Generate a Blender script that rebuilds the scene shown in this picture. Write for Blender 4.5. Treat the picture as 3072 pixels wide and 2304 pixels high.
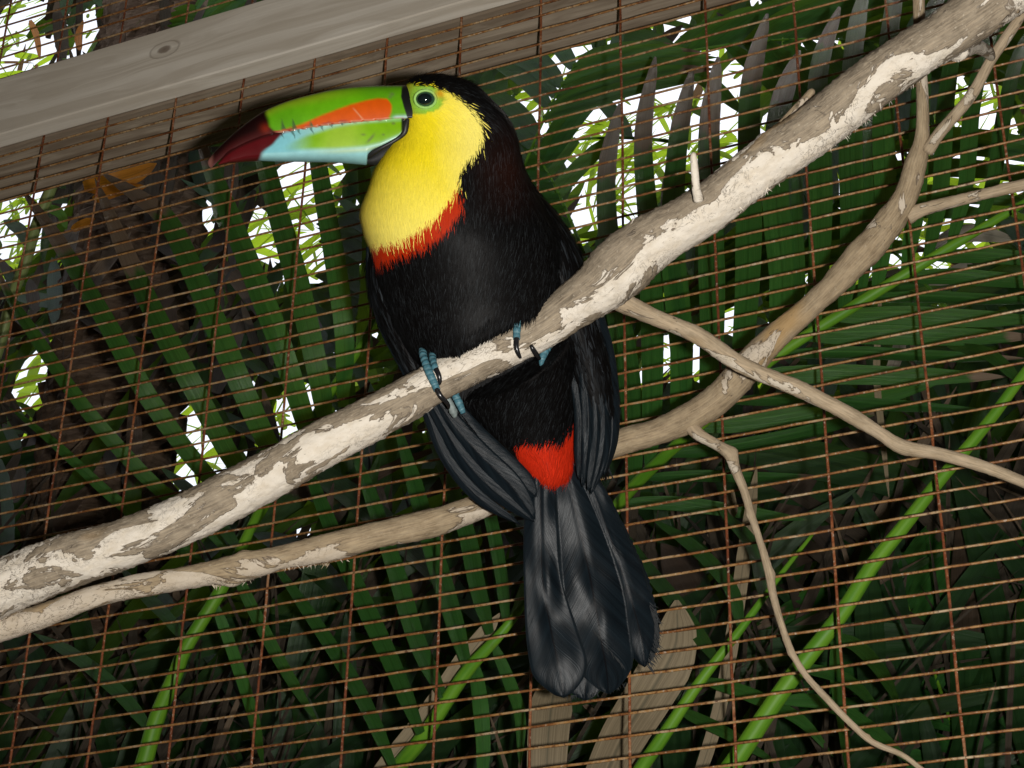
import bpy, math, random
import numpy as np
from mathutils import Vector, Matrix
for o in list(bpy.data.objects): bpy.data.objects.remove(o)
random.seed(7); RNG = np.random.default_rng(11)
scene = bpy.context.scene
col = scene.collection

# ------------------------------------------------------------------ camera
# world: X along the horizontal wires, Y away from the viewer through the wire wall, Z up; wall plane is Y = 0
F = 5803.0
ROT = np.array([[0.9144329920875126, 0.40431115151967106, 0.018568676277989152],
                [-0.18840329068294262, 0.4658206195283625, -0.8645897006569365],
                [-0.35821292975228824, 0.7871109471853699, 0.5021352942974951]])
CAM = np.array([1.1447430676194594, -1.3973244626740007, 1.5])
Z0 = 1.5 + 1.3036421329212649
cam_data = bpy.data.cameras.new('camera'); cam = bpy.data.objects.new('camera', cam_data); col.objects.link(cam)
mw = Matrix.Identity(4)
for r in range(3):
    for c in range(3):
        mw[r][c] = ROT[c][r] * (1 if c == 0 else -1)
    mw[r][3] = CAM[r]
cam.matrix_world = mw
cam_data.sensor_width = 36; cam_data.lens = F / 3072 * 36; cam_data.clip_start = 0.02; cam_data.clip_end = 500
scene.camera = cam
scene.render.resolution_x = 1024; scene.render.resolution_y = 768

# ------------------------------------------------------------------ sky, sun, flash, exposure
SUN_EL, SUN_ROT = math.radians(62), math.radians(20)
world = bpy.data.worlds.new('World'); scene.world = world; world.use_nodes = True
wn = world.node_tree; wn.nodes.clear()
wo = wn.nodes.new('ShaderNodeOutputWorld'); bg = wn.nodes.new('ShaderNodeBackground')
sky = wn.nodes.new('ShaderNodeTexSky'); sky.sky_type = 'NISHITA'; sky.sun_disc = False
sky.sun_elevation = SUN_EL; sky.sun_rotation = SUN_ROT; sky.dust_density = 4.0; sky.air_density = 1.0
hz = wn.nodes.new('ShaderNodeMixRGB'); hz.inputs[0].default_value = 0.65; hz.inputs[2].default_value = (9.5, 9.8, 10.4, 1)  # bright even cloud cover
wn.links.new(sky.outputs[0], hz.inputs[1]); wn.links.new(hz.outputs[0], bg.inputs[0]); bg.inputs[1].default_value = 0.12
wn.links.new(bg.outputs[0], wo.inputs[0])
sd = bpy.data.lights.new('sun', 'SUN'); sd.energy = 1.2; sd.angle = math.radians(14); sd.color = (1, 0.96, 0.9)
sun = bpy.data.objects.new('sun', sd); col.objects.link(sun)
sdir = Vector((math.sin(SUN_ROT) * math.cos(SUN_EL), math.cos(SUN_ROT) * math.cos(SUN_EL), math.sin(SUN_EL)))
sun.rotation_euler = sdir.to_track_quat('Z', 'Y').to_euler()
# the flash of the camera that took the picture: small lamp beside the lens, its shadows fall to the left
fd = bpy.data.lights.new('camera_flash', 'SPOT'); fd.energy = 74.0; fd.spot_size = math.radians(84); fd.spot_blend = 1.0; fd.shadow_soft_size = 0.012; fd.color = (1.0, 0.97, 0.92)
flash = bpy.data.objects.new('camera_flash', fd); col.objects.link(flash)
flash.matrix_world = mw
flash.location = CAM + ROT.T @ np.array([0.062, 0.004, -0.01])
vs = scene.view_settings; vs.view_transform = 'Standard'; vs.look = 'None'; vs.exposure = 0.35; vs.gamma = 1

# ------------------------------------------------------------------ helpers
def P(px, py, d):
    """photo pixel + distance along the optical axis (m) -> world"""
    px = np.asarray(px, float); py = np.asarray(py, float); d = np.asarray(d, float)
    c = np.stack([(px - 1536) / F * d, (py - 1152) / F * d, d + 0 * px], -1)
    return c @ ROT + CAM
def Q(px, py, Y):
    """photo pixel -> world point on the plane that lies Y metres behind the wire wall"""
    px = np.asarray(px, float); py = np.asarray(py, float); Y = np.asarray(Y, float) + 0 * px
    c = np.stack([(px - 1536) / F, (py - 1152) / F, 1 + 0 * px], -1) @ ROT
    return c * ((Y - CAM[1]) / c[..., 1])[..., None] + CAM
def project(w):
    c = (w - CAM) @ ROT.T
    return np.stack([c[..., 0] / c[..., 2] * F + 1536, c[..., 1] / c[..., 2] * F + 1152, c[..., 2]], -1)
D0 = 1.40; PX = D0 / F                       # the bird: one photo pixel is PX metres
def BP(u, v, w): return P(u, v, D0 + np.asarray(w, float) * PX)

def mesh_obj(name, V, Fc, mat, parent=None, uv=None, cols=None, attrs=None, smooth=True):
    me = bpy.data.meshes.new(name)
    V = np.asarray(V, float)
    if isinstance(Fc, np.ndarray):
        n, k = Fc.shape
        me.vertices.add(len(V)); me.vertices.foreach_set('co', V.ravel())
        me.loops.add(n * k); me.loops.foreach_set('vertex_index', Fc.ravel().astype(np.int32))
        me.polygons.add(n); me.polygons.foreach_set('loop_start', np.arange(0, n * k, k, dtype=np.int32))
        me.update(calc_edges=True)
    else:
        me.from_pydata(V.tolist(), [], [list(map(int, f)) for f in Fc]); me.update()
    li = np.empty(len(me.loops), np.int32); me.loops.foreach_get('vertex_index', li)
    if uv is not None:
        l = me.uv_layers.new(name='UVMap'); l.data.foreach_set('uv', np.asarray(uv, float)[li].ravel())
    if cols is not None:
        a = me.color_attributes.new('Col', 'FLOAT_COLOR', 'POINT')
        c4 = np.ones((len(V), 4)); c4[:, :3] = cols; a.data.foreach_set('color', c4.ravel())
    for k, d in (attrs or {}).items():
        a = me.attributes.new(k, 'FLOAT', 'POINT'); a.data.foreach_set('value', np.asarray(d, float) + np.zeros(len(V)))
    if smooth: me.polygons.foreach_set('use_smooth', np.ones(len(me.polygons), bool))
    me.validate()
    if mat: me.materials.append(mat)
    o = bpy.data.objects.new(name, me); col.objects.link(o)
    if parent: o.parent = parent; o.matrix_parent_inverse = Matrix.Translation(parent.location).inverted()
    return o
def empty(name, loc, label, cat, group=None):
    o = bpy.data.objects.new(name, None); o.location = loc; o.empty_display_size = 0.02; col.objects.link(o)
    o['label'] = label; o['category'] = cat
    if group: o['group'] = group
    return o
def tag(o, label, cat, group=None):
    o['label'] = label; o['category'] = cat
    if group: o['group'] = group
    return o
def catmull(pts, n):
    p = np.asarray(pts, float); k = len(p)
    ext = np.vstack([2 * p[0] - p[1], p, 2 * p[-1] - p[-2]])
    seg = np.linalg.norm(np.diff(p[:, :3], axis=0), axis=1); cum = np.r_[0, np.cumsum(seg)]
    t = np.linspace(0, cum[-1], n); out = []
    for x in t:
        i = min(max(int(np.searchsorted(cum, x, side='right')) - 1, 0), k - 2)
        s = (x - cum[i]) / max(seg[i], 1e-9)
        a, b, c, d = ext[i], ext[i + 1], ext[i + 2], ext[i + 3]
        out.append(0.5 * ((2 * b) + (c - a) * s + (2 * a - 5 * b + 4 * c - d) * s * s + (3 * b - a - 3 * c + d) * s ** 3))
    return np.array(out)
def unit(v): return v / np.maximum(np.linalg.norm(v, axis=-1, keepdims=True), 1e-12)
def grid_faces(n, m, wrap=False):
    i, j = np.meshgrid(np.arange(n - 1), np.arange(m if wrap else m - 1), indexing='ij'); j2 = (j + 1) % m
    return np.stack([i * m + j, i * m + j2, (i + 1) * m + j2, (i + 1) * m + j], -1).reshape(-1, 4)
def tube_data(C, R, m=10, bump=None, seed=0):
    """C centres (n,3), R radii (n); seam on the far side; returns V, F, uv(metres)"""
    n = len(C); T = unit(np.gradient(C, axis=0)); view = unit(C - CAM)
    S = unit(np.cross(T, view)); N = unit(np.cross(S, T))      # N points away from the viewer
    a = np.linspace(0, 2 * np.pi, m, endpoint=False)
    rr = np.repeat(np.asarray(R)[:, None], m, 1)
    if bump is not None: rr = rr * bump(n, m)
    V = C[:, None] + (np.cos(a)[None, :, None] * N[:, None] + np.sin(a)[None, :, None] * S[:, None]) * rr[..., None]
    L = np.r_[0, np.cumsum(np.linalg.norm(np.diff(C, axis=0), axis=1))]
    uv = np.stack([np.repeat(L[:, None], m, 1), np.sin(a / 2)[None] * 2 * np.abs(np.asarray(R)).max() + 0 * rr], -1)
    uv[..., 1] = (a / (2 * np.pi))[None] * 2 * np.pi * np.abs(np.asarray(R)).mean()
    faces = [list(f) for f in grid_faces(n, m, True)]
    V = V.reshape(-1, 3); uv = uv.reshape(-1, 2)
    faces.append(list(range(m))[::-1]); faces.append([(n - 1) * m + k for k in range(m)])
    return V, faces, uv
def tube(name, C, R, mat, parent=None, m=10, bump=None, attrs=None):
    V, Fc, uv = tube_data(np.asarray(C), np.asarray(R), m, bump)
    return mesh_obj(name, V, Fc, mat, parent, uv=uv, attrs=attrs)
def smooth_noise(n, m, fn, fm, rng, wrap=True):
    """smooth 2-D value noise, periodic in the second index"""
    g = rng.normal(size=(fn + 3, fm))
    x = np.linspace(0, fn, n); y = np.linspace(0, fm, m, endpoint=False)
    xi = x.astype(int); xf = x - xi; yi = y.astype(int); yf = y - yi
    xf = xf * xf * (3 - 2 * xf); yf = yf * yf * (3 - 2 * yf)
    A = lambda i, j: g[np.clip(i, 0, fn + 2)][:, j % fm]
    return ((A(xi, yi) * (1 - yf) + A(xi, yi + 1) * yf) * (1 - xf)[:, None] + (A(xi + 1, yi) * (1 - yf) + A(xi + 1, yi + 1) * yf) * xf[:, None])
def box(name, x0, x1, y0, y1, z0, z1, mat, parent=None, bev=0.002):
    V = []; 
    for x in (x0, x1):
        for y in (y0, y1):
            for z in (z0, z1): V.append((x, y, z))
    Fc = [(0, 1, 3, 2), (4, 6, 7, 5), (0, 4, 5, 1), (2, 3, 7, 6), (0, 2, 6, 4), (1, 5, 7, 3)]
    o = mesh_obj(name, V, Fc, mat, parent, smooth=False)
    if bev:
        b = o.modifiers.new('bevel', 'BEVEL'); b.width = bev; b.segments = 2
    return o

# ------------------------------------------------------------------ materials
class NT:
    def __init__(s, name):
        s.m = bpy.data.materials.new(name); s.m.use_nodes = True; s.t = s.m.node_tree; s.t.nodes.clear()
        s.out = s.t.nodes.new('ShaderNodeOutputMaterial')
    def n(s, kind, **kw):
        nd = s.t.nodes.new('ShaderNode' + kind)
        for k, v in kw.items():
            if k.startswith('i_'):
                key = k[2:]; key = int(key) if key.isdigit() else key.replace('_', ' ')
                nd.inputs[key].default_value = v
            else: setattr(nd, k, v)
        return nd
    def l(s, a, b): s.t.links.new(a, b)
    def ramp(s, fac, stops, interp='LINEAR'):
        r = s.n('ValToRGB'); r.color_ramp.interpolation = interp; e = r.color_ramp.elements
        while len(e) < len(stops): e.new(0.5)
        for k, (p, c) in enumerate(stops): e[k].position = p; e[k].color = (c[0], c[1], c[2], 1) if len(c) == 3 else c
        s.l(fac, r.inputs[0]); return r.outputs[0]
    def mix(s, fac, a, b, mode='MIX'):
        x = s.n('MixRGB', blend_type=mode)
        for k, v in ((0, fac), (1, a), (2, b)):
            if hasattr(v, 'links'): s.l(v, x.inputs[k])
            elif k == 0: x.inputs[0].default_value = v
            else: x.inputs[k].default_value = (v[0], v[1], v[2], 1)
        return x.outputs[0]
    def math(s, op, a, b=0.0, c=None):
        x = s.n('Math', operation=op)
        for k, v in enumerate((a, b) if c is None else (a, b, c)):
            if hasattr(v, 'links'): s.l(v, x.inputs[k])
            else: x.inputs[k].default_value = v
        return x.outputs[0]
    def noise(s, vec, scale, detail=3, rough=0.55, dist=0.0):
        x = s.n('TexNoise'); x.inputs['Scale'].default_value = scale; x.inputs['Detail'].default_value = detail
        x.inputs['Roughness'].default_value = rough; x.inputs['Distortion'].default_value = dist
        if vec is not None: s.l(vec, x.inputs['Vector'])
        return x.outputs['Fac']
    def mapping(s, vec, scale=(1, 1, 1), rot=(0, 0, 0), loc=(0, 0, 0)):
        x = s.n('Mapping'); x.inputs['Scale'].default_value = scale; x.inputs['Rotation'].default_value = rot; x.inputs['Location'].default_value = loc
        s.l(vec, x.inputs['Vector']); return x.outputs[0]
    def bump(s, h, strength=0.3, dist=0.001):
        x = s.n('Bump'); x.inputs['Strength'].default_value = strength; x.inputs['Distance'].default_value = dist
        s.l(h, x.inputs['Height']); return x.outputs[0]
    def bsdf(s, color, rough=0.6, spec=0.4, metal=0.0, normal=None, **kw):
        b = s.n('BsdfPrincipled')
        for key, v in (('Base Color', color), ('Roughness', rough), ('Specular IOR Level', spec), ('Metallic', metal)):
            if hasattr(v, 'links'): s.l(v, b.inputs[key])
            elif key == 'Base Color': b.inputs[key].default_value = (v[0], v[1], v[2], 1)
            else: b.inputs[key].default_value = v
        for k, v in kw.items(): b.inputs[k.replace('_', ' ')].default_value = v
        if normal is not None: s.l(normal, b.inputs['Normal'])
        return b.outputs[0]
    def done(s, sh): s.l(sh, s.out.inputs[0]); return s.m
M = {}
def mat_rust(name, stops, metal):
    t = NT(name); tc = t.n('TexCoord'); oi = t.n('ObjectInfo')
    add = t.n('VectorMath', operation='ADD'); t.l(tc.outputs['Object'], add.inputs[0])
    sc = t.math('MULTIPLY', oi.outputs['Random'], 40.0); cx = t.n('CombineXYZ'); t.l(sc, cx.inputs[0]); t.l(sc, cx.inputs[1]); t.l(cx.outputs[0], add.inputs[1])
    big = t.noise(add.outputs[0], 26, 4, 0.65); fine = t.noise(add.outputs[0], 330, 3, 0.6)
    c = t.ramp(big, stops)
    c = t.mix(t.ramp(fine, [(0.52, (0, 0, 0)), (0.66, (0.85, 0.85, 0.85))]), c, (0.09, 0.025, 0.010))
    c = t.mix(t.ramp(fine, [(0.30, (0.7, 0.7, 0.7)), (0.41, (0, 0, 0))]), c, (0.62, 0.52, 0.40))
    return t.done(t.bsdf(c, 0.42, 0.6, metal, t.bump(fine, 0.5, 0.0004)))
M['rust'] = mat_rust('rusty_wire', [(0.30, (0.13, 0.042, 0.013)), (0.43, (0.27, 0.11, 0.03)), (0.54, (0.40, 0.215, 0.075)), (0.68, (0.50, 0.38, 0.23))], 0.15)
M['rust_v'] = mat_rust('dark_rusty_wire', [(0.30, (0.09, 0.025, 0.011)), (0.45, (0.20, 0.055, 0.02)), (0.56, (0.30, 0.10, 0.035)), (0.72, (0.36, 0.22, 0.12))], 0.1)
def mat_wood(name, base, dark, grey):
    t = NT(name); tc = t.n('TexCoord'); o = tc.outputs['Object']
    warp = t.noise(t.mapping(o, (2.5, 14, 14)), 1.4, 2); w3 = t.n('CombineXYZ'); t.l(t.math('MULTIPLY', warp, 0.075), w3.inputs[2]); t.l(t.math('MULTIPLY', warp, 0.05), w3.inputs[1])
    ad = t.n('VectorMath', operation='ADD'); t.l(o, ad.inputs[0]); t.l(w3.outputs[0], ad.inputs[1])
    g1 = t.noise(t.mapping(ad.outputs[0], (0.7, 62, 62)), 1.0, 3, 0.6)
    g2 = t.noise(t.mapping(o, (5, 420, 420)), 1.0, 2, 0.5)
    blot = t.noise(t.mapping(o, (6, 18, 18)), 1.3, 4, 0.6)
    c = t.mix(t.ramp(g1, [(0.40, (0, 0, 0)), (0.60, (1, 1, 1))]), base, dark)
    c = t.mix(t.math('MULTIPLY', t.ramp(g2, [(0.35, (0, 0, 0)), (0.75, (1, 1, 1))]), 0.35), c, dark)
    c = t.mix(t.ramp(blot, [(0.45, (0, 0, 0)), (0.7, (0.6, 0.6, 0.6))]), c, grey)
    return t, c, o, g2
def mat_board():
    t, c, o, g2 = mat_wood('weathered_pine', (0.80, 0.735, 0.63), (0.60, 0.53, 0.43), (0.68, 0.615, 0.515))
    # one oval knot with its ring, and two smudges of faded ink
    k = Q(497, 152, -0.022)
    sub = t.n('VectorMath', operation='SUBTRACT'); t.l(o, sub.inputs[0]); sub.inputs[1].default_value = tuple(k)
    v = t.mapping(sub.outputs[0], (40, 0, 70)); ln = t.n('VectorMath', operation='LENGTH'); t.l(v, ln.inputs[0]); d = t.math('ADD', ln.outputs['Value'], t.math('MULTIPLY', t.noise(o, 60, 3), 0.25))
    kn = t.ramp(d, [(0.02, (0.95, 0.95, 0.95)), (0.42, (0.75, 0.75, 0.75)), (0.55, (0.05, 0.05, 0.05)), (0.82, (0.12, 0.12, 0.12)), (0.90, (0.5, 0.5, 0.5)), (1.0, (0, 0, 0))])
    c = t.mix(kn, c, (0.17, 0.12, 0.08))
    return t.done(t.bsdf(c, 0.7, 0.3, 0, t.bump(g2, 0.25, 0.0006)))
M['board'] = mat_board()
def mat_post():
    t, c, o, g2 = mat_wood('grey_timber', (0.44, 0.36, 0.27), (0.24, 0.185, 0.13), (0.18, 0.125, 0.085))
    return t.done(t.bsdf(c, 0.8, 0.2, 0, t.bump(g2, 0.4, 0.0008)))
M['post'] = mat_post()
def mat_bark(name, amount, pale, brown, dark):
    """peeling bark: pale under-wood and grey-brown outer bark in ragged patches with thin dark edges"""
    t = NT(name); uv = t.n('UVMap').outputs[0]; g = t.n('NewGeometry'); tc = t.n('TexCoord')
    m1 = t.mapping(uv, (17, 36, 1)); n1 = t.noise(m1, 1.0, 6, 0.60, 0.9)
    nz = t.n('SeparateXYZ'); t.l(g.outputs['Normal'], nz.inputs[0])
    h = t.math('ADD', n1, t.math('MULTIPLY', t.math('ADD', nz.outputs[2], 0.45), 0.075))
    at = t.n('Attribute', attribute_name='peel'); h = t.math('ADD', h, t.math('MULTIPLY', at.outputs['Fac'], -1.0))
    fine = t.noise(t.mapping(uv, (300, 420, 1)), 1.0, 4, 0.7); fib = t.noise(t.mapping(uv, (50, 800, 1)), 1.0, 3, 0.6); mid = t.noise(t.mapping(uv, (70, 130, 1)), 1.0, 5, 0.65)
    big = t.noise(t.mapping(uv, (9, 16, 1), loc=(3, 7, 0)), 1.0, 3, 0.5)
    br = t.mix(t.ramp(mid, [(0.35, (0, 0, 0)), (0.66, (1, 1, 1))]), brown, dark)
    br = t.mix(t.math('MULTIPLY', t.ramp(fib, [(0.4, (0, 0, 0)), (0.7, (1, 1, 1))]), 0.6), br, (brown[0] * 1.5, brown[1] * 1.45, brown[2] * 1.4))
    br = t.mix(t.ramp(fine, [(0.58, (0, 0, 0)), (0.70, (0.7, 0.7, 0.7))]), br, (pale[0] * 0.75, pale[1] * 0.72, pale[2] * 0.66))
    br = t.mix(t.ramp(big, [(0.62, (0, 0, 0)), (0.70, (0.7, 0.7, 0.7))]), br, (0.40, 0.25, 0.10))
    pl = t.mix(t.ramp(mid, [(0.42, (0, 0, 0)), (0.8, (0.8, 0.8, 0.8))]), pale, (pale[0] * 0.74, pale[1] * 0.68, pale[2] * 0.58))
    ln = t.math('ABSOLUTE', t.math('SUBTRACT', t.noise(t.mapping(uv, (70, 105, 1), loc=(1, 4, 0)), 1.0, 5, 0.7, 0.6), 0.5))
    crk = t.math('MULTIPLY', t.ramp(ln, [(0.006, (1, 1, 1)), (0.018, (0, 0, 0))]), t.ramp(big, [(0.46, (0, 0, 0)), (0.58, (1, 1, 1))]))
    pl = t.mix(t.math('MULTIPLY', crk, 0.8), pl, (0.15, 0.12, 0.09))
    pl = t.mix(t.ramp(fine, [(0.63, (0, 0, 0)), (0.71, (0.8, 0.8, 0.8))]), pl, dark)
    fac = t.ramp(h, [(amount - 0.006, (0, 0, 0)), (amount + 0.010, (1, 1, 1))])
    c = t.mix(fac, pl, br)
    edge = t.ramp(h, [(amount - 0.012, (0, 0, 0)), (amount, (0.8, 0.8, 0.8)), (amount + 0.012, (0, 0, 0))])
    c = t.mix(edge, c, (0.10, 0.065, 0.035))
    hh = t.math('ADD', t.math('MULTIPLY', fac, 0.6), t.math('MULTIPLY', fine, 0.5))
    return t.done(t.bsdf(c, 0.8, 0.2, 0, t.bump(hh, 0.8, 0.0016)))
M['bark_main'] = mat_bark('peeling_bark', 0.515, (0.73, 0.66, 0.56), (0.31, 0.255, 0.185), (0.15, 0.12, 0.085))
M['bark_side'] = mat_bark('brown_bark', 0.43, (0.55, 0.47, 0.37), (0.34, 0.265, 0.17), (0.19, 0.14, 0.085))
M['bark_twig'] = mat_bark('tan_bark', 0.40, (0.55, 0.48, 0.38), (0.38, 0.30, 0.205), (0.25, 0.19, 0.12))
def mat_leaf(name, lo, hi, dry, trans, tr=0.28, rough=0.42):
    t = NT(name); uv = t.n('UVMap').outputs[0]; sx = t.n('SeparateXYZ'); t.l(uv, sx.inputs[0])
    ad = t.n('Attribute', attribute_name='dry'); ar = t.n('Attribute', attribute_name='rnd')
    off = t.n('CombineXYZ'); t.l(t.math('MULTIPLY', ar.outputs['Fac'], 37.0), off.inputs[0]); t.l(t.math('MULTIPLY', ar.outputs['Fac'], 53.0), off.inputs[1])
    va = t.n('VectorMath', operation='ADD'); t.l(uv, va.inputs[0]); t.l(off.outputs[0], va.inputs[1])
    st = t.noise(t.mapping(va.outputs[0], (26, 0.8, 1)), 1.0, 4, 0.7); bl = t.noise(t.mapping(va.outputs[0], (2, 5, 1)), 1.0, 3, 0.6)
    g = t.mix(ar.outputs['Fac'], lo, hi); g = t.mix(t.math('MULTIPLY', t.ramp(st, [(0.4, (0, 0, 0)), (0.68, (1, 1, 1))]), 0.8), g, (hi[0] * 2.2, hi[1] * 1.5, hi[2] * 1.8) if hi[1] > hi[0] else (hi[0] * 1.3, hi[1] * 1.3, hi[2] * 1.3))
    g = t.mix(t.ramp(bl, [(0.5, (0, 0, 0)), (0.8, (0.6, 0.6, 0.6))]), g, lo)
    mid = t.math('ABSOLUTE', t.math('SUBTRACT', sx.outputs[0], 0.5))
    g = t.mix(t.ramp(mid, [(0.0, (0.9, 0.9, 0.9)), (0.045, (0, 0, 0))]), g, (hi[0] * 0.45, hi[1] * 0.5, hi[2] * 0.5))
    d = t.mix(t.ramp(st, [(0.3, (0, 0, 0)), (0.7, (1, 1, 1))]), dry, (dry[0] * 0.45, dry[1] * 0.42, dry[2] * 0.4))
    e = t.math('SUBTRACT', t.math('ADD', sx.outputs[1], t.math('MULTIPLY', t.math('SUBTRACT', bl, 0.5), 0.10)), ad.outputs['Fac'])
    f = t.ramp(t.math('ADD', t.math('MULTIPLY', e, 8.0), 0.5), [(0.35, (0, 0, 0)), (0.6, (1, 1, 1))])
    c = t.mix(f, g, d)
    b = t.bsdf(c, rough, 0.36, 0, t.bump(st, 0.7, 0.0012))
    tb = t.n('BsdfTranslucent'); t.l(t.mix(f, trans, (dry[0] * 0.7, dry[1] * 0.55, dry[2] * 0.4)), tb.inputs[0])
    ms = t.n('MixShader'); ms.inputs[0].default_value = tr; t.l(b, ms.inputs[1]); t.l(tb.outputs[0], ms.inputs[2])
    return t.done(ms.outputs[0])
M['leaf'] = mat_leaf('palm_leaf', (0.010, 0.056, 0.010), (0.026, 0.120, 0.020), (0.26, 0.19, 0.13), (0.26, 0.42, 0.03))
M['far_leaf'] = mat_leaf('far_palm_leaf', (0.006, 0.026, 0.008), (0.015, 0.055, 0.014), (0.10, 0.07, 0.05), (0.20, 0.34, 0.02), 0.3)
M['backlit'] = mat_leaf('backlit_leaf', (0.015, 0.05, 0.010), (0.035, 0.10, 0.018), (0.2, 0.14, 0.08), (0.42, 0.62, 0.03), 0.55)
M['tan_leaf'] = mat_leaf('tan_dry_leaf', (0.17, 0.132, 0.078), (0.24, 0.19, 0.118), (0.2, 0.145, 0.095), (0.12, 0.08, 0.04), 0.1, 0.7)
M['dead_leaf'] = mat_leaf('dead_palm_leaf', (0.022, 0.016, 0.010), (0.065, 0.049, 0.033), (0.2, 0.145, 0.095), (0.12, 0.08, 0.04), 0.1, 0.7)
M['pale_leaf'] = mat_leaf('pale_dry_leaf', (0.36, 0.31, 0.25), (0.48, 0.42, 0.34), (0.4, 0.33, 0.25), (0.4, 0.34, 0.25), 0.2, 0.6)
M['orange_leaf'] = mat_leaf('orange_leaf', (0.30, 0.09, 0.012), (0.45, 0.17, 0.02), (0.4, 0.2, 0.03), (0.6, 0.25, 0.02), 0.3)
def mat_stem(name, a, b):
    t = NT(name); uv = t.n('UVMap').outputs[0]; n1 = t.noise(t.mapping(uv, (12, 200, 1)), 1, 3); n2 = t.noise(t.mapping(uv, (25, 25, 1)), 1, 4)
    c = t.mix(t.ramp(n1, [(0.35, (0, 0, 0)), (0.7, (1, 1, 1))]), a, b); c = t.mix(t.ramp(n2, [(0.62, (0, 0, 0)), (0.72, (0.5, 0.5, 0.5))]), c, (0.10, 0.07, 0.03))
    return t.done(t.bsdf(c, 0.5, 0.25, 0))
M['stem'] = mat_stem('green_stem', (0.07, 0.20, 0.012), (0.13, 0.28, 0.018))
M['stem_pale'] = mat_stem('pale_stem', (0.16, 0.22, 0.07), (0.24, 0.28, 0.10))
def mat_trunk():
    t = NT('palm_trunk'); tc = t.n('TexCoord'); o = tc.outputs['Object']; a = t.noise(t.mapping(o, (30, 30, 160)), 1, 4, 0.65); b = t.noise(o, 22, 4)
    c = t.mix(t.ramp(a, [(0.35, (0, 0, 0)), (0.7, (1, 1, 1))]), (0.06, 0.038, 0.025), (0.15, 0.105, 0.072)); c = t.mix(t.ramp(b, [(0.5, (0, 0, 0)), (0.7, (0.8, 0.8, 0.8))]), c, (0.045, 0.03, 0.02))
    return t.done(t.bsdf(c, 0.9, 0.15, 0, t.bump(a, 0.6, 0.004)))
M['trunk'] = mat_trunk()
def mat_col(name, rough, spec, fuzz=0.0, rn=None, coat=0.0, nscale=900, bumps=0.0, aniso=0.0, sheen=0.0):
    """colour comes from the thing's own markings, stored per vertex"""
    t = NT(name); a = t.n('Attribute', attribute_name='Col'); c = a.outputs['Color']; tc = t.n('TexCoord')
    n1 = t.noise(tc.outputs['Object'], nscale, 3, 0.6)
    if fuzz: c = t.mix(fuzz, c, t.ramp(n1, [(0.25, (0.35, 0.35, 0.35)), (0.75, (1.25, 1.25, 1.25))]), 'MULTIPLY')
    nor = t.bump(n1, bumps, 0.0006) if bumps else None
    return t.done(t.bsdf(c, rough, spec, 0, nor, Coat_Weight=coat, Coat_Roughness=0.12, Sheen_Weight=sheen))
M['beak'] = mat_col('bill_horn', 0.30, 0.4, 0.18, nscale=160, coat=0.6, bumps=0.05)
M['skin'] = mat_col('bird_skin', 0.7, 0.12, 0.35, nscale=700, bumps=0.4)
M['plume'] = mat_col('plumage', 0.48, 0.06)
def mat_feather():
    t = NT('flight_feather'); uv = t.n('UVMap').outputs[0]; sx = t.n('SeparateXYZ'); t.l(uv, sx.inputs[0])
    # barbs run obliquely away from the shaft
    ax = t.math('ABSOLUTE', t.math('SUBTRACT', sx.outputs[0], 0.5)); ph = t.math('SUBTRACT', sx.outputs[1], t.math('MULTIPLY', ax, 0.35))
    cv = t.n('CombineXYZ'); t.l(ph, cv.inputs[1]); t.l(t.math('MULTIPLY', ax, 0.15), cv.inputs[0])
    n1 = t.noise(t.mapping(cv.outputs[0], (6, 130, 1)), 1, 3, 0.6); n2 = t.noise(t.mapping(cv.outputs[0], (2, 14, 1)), 1, 3, 0.6)
    c = t.mix(t.ramp(n2, [(0.35, (0, 0, 0)), (0.7, (1, 1, 1))]), (0.002, 0.0032, 0.0044), (0.007, 0.012, 0.016))
    c = t.mix(t.math('MULTIPLY', t.ramp(n1, [(0.4, (0, 0, 0)), (0.7, (1, 1, 1))]), 0.5), c, (0.009, 0.0145, 0.019))
    c = t.mix(t.ramp(ax, [(0.006, (1, 1, 1)), (0.022, (0, 0, 0))]), c, (0.004, 0.004, 0.005))
    c = t.mix(t.ramp(ax, [(0.46, (0, 0, 0)), (0.5, (0.6, 0.6, 0.6))]), c, (0.014, 0.018, 0.02))
    return t.done(t.bsdf(c, 0.36, 0.14, 0, t.bump(n1, 0.35, 0.0006)))
M['feather'] = mat_feather()
def mat_plain(name, c, rough, spec=0.5, **kw):
    t = NT(name); tc = t.n('TexCoord'); n = t.noise(tc.outputs['Object'], 300, 3); cc = t.mix(t.ramp(n, [(0.3, (0, 0, 0)), (0.7, (1, 1, 1))]), (c[0] * .7, c[1] * .7, c[2] * .7), (c[0] * 1.2, c[1] * 1.2, c[2] * 1.2))
    return t.done(t.bsdf(cc, rough, spec, 0, t.bump(n, 0.25, 0.0004), **kw))
def mat_toe():
    t = NT('blue_scaly_skin'); uv = t.n('UVMap').outputs[0]; w = t.n('TexWave', wave_type='BANDS', bands_direction='X'); w.inputs['Scale'].default_value = 75; w.inputs['Distortion'].default_value = 6.0; w.inputs['Detail'].default_value = 2; t.l(uv, w.inputs['Vector'])
    c = t.mix(t.ramp(w.outputs['Fac'], [(0.0, (1, 1, 1)), (0.28, (0, 0, 0))]), (0.06, 0.165, 0.205), (0.12, 0.235, 0.27)); n = t.noise(uv, 500, 3)
    c = t.mix(t.ramp(n, [(0.5, (0, 0, 0)), (0.7, (0.6, 0.6, 0.6))]), c, (0.03, 0.07, 0.085))
    return t.done(t.bsdf(c, 0.5, 0.3, 0, t.bump(w.outputs['Fac'], 0.6, 0.0008)))
M['toe'] = mat_toe()
M['pad'] = mat_plain('grey_toe_pad', (0.20, 0.24, 0.23), 0.6)
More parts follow.
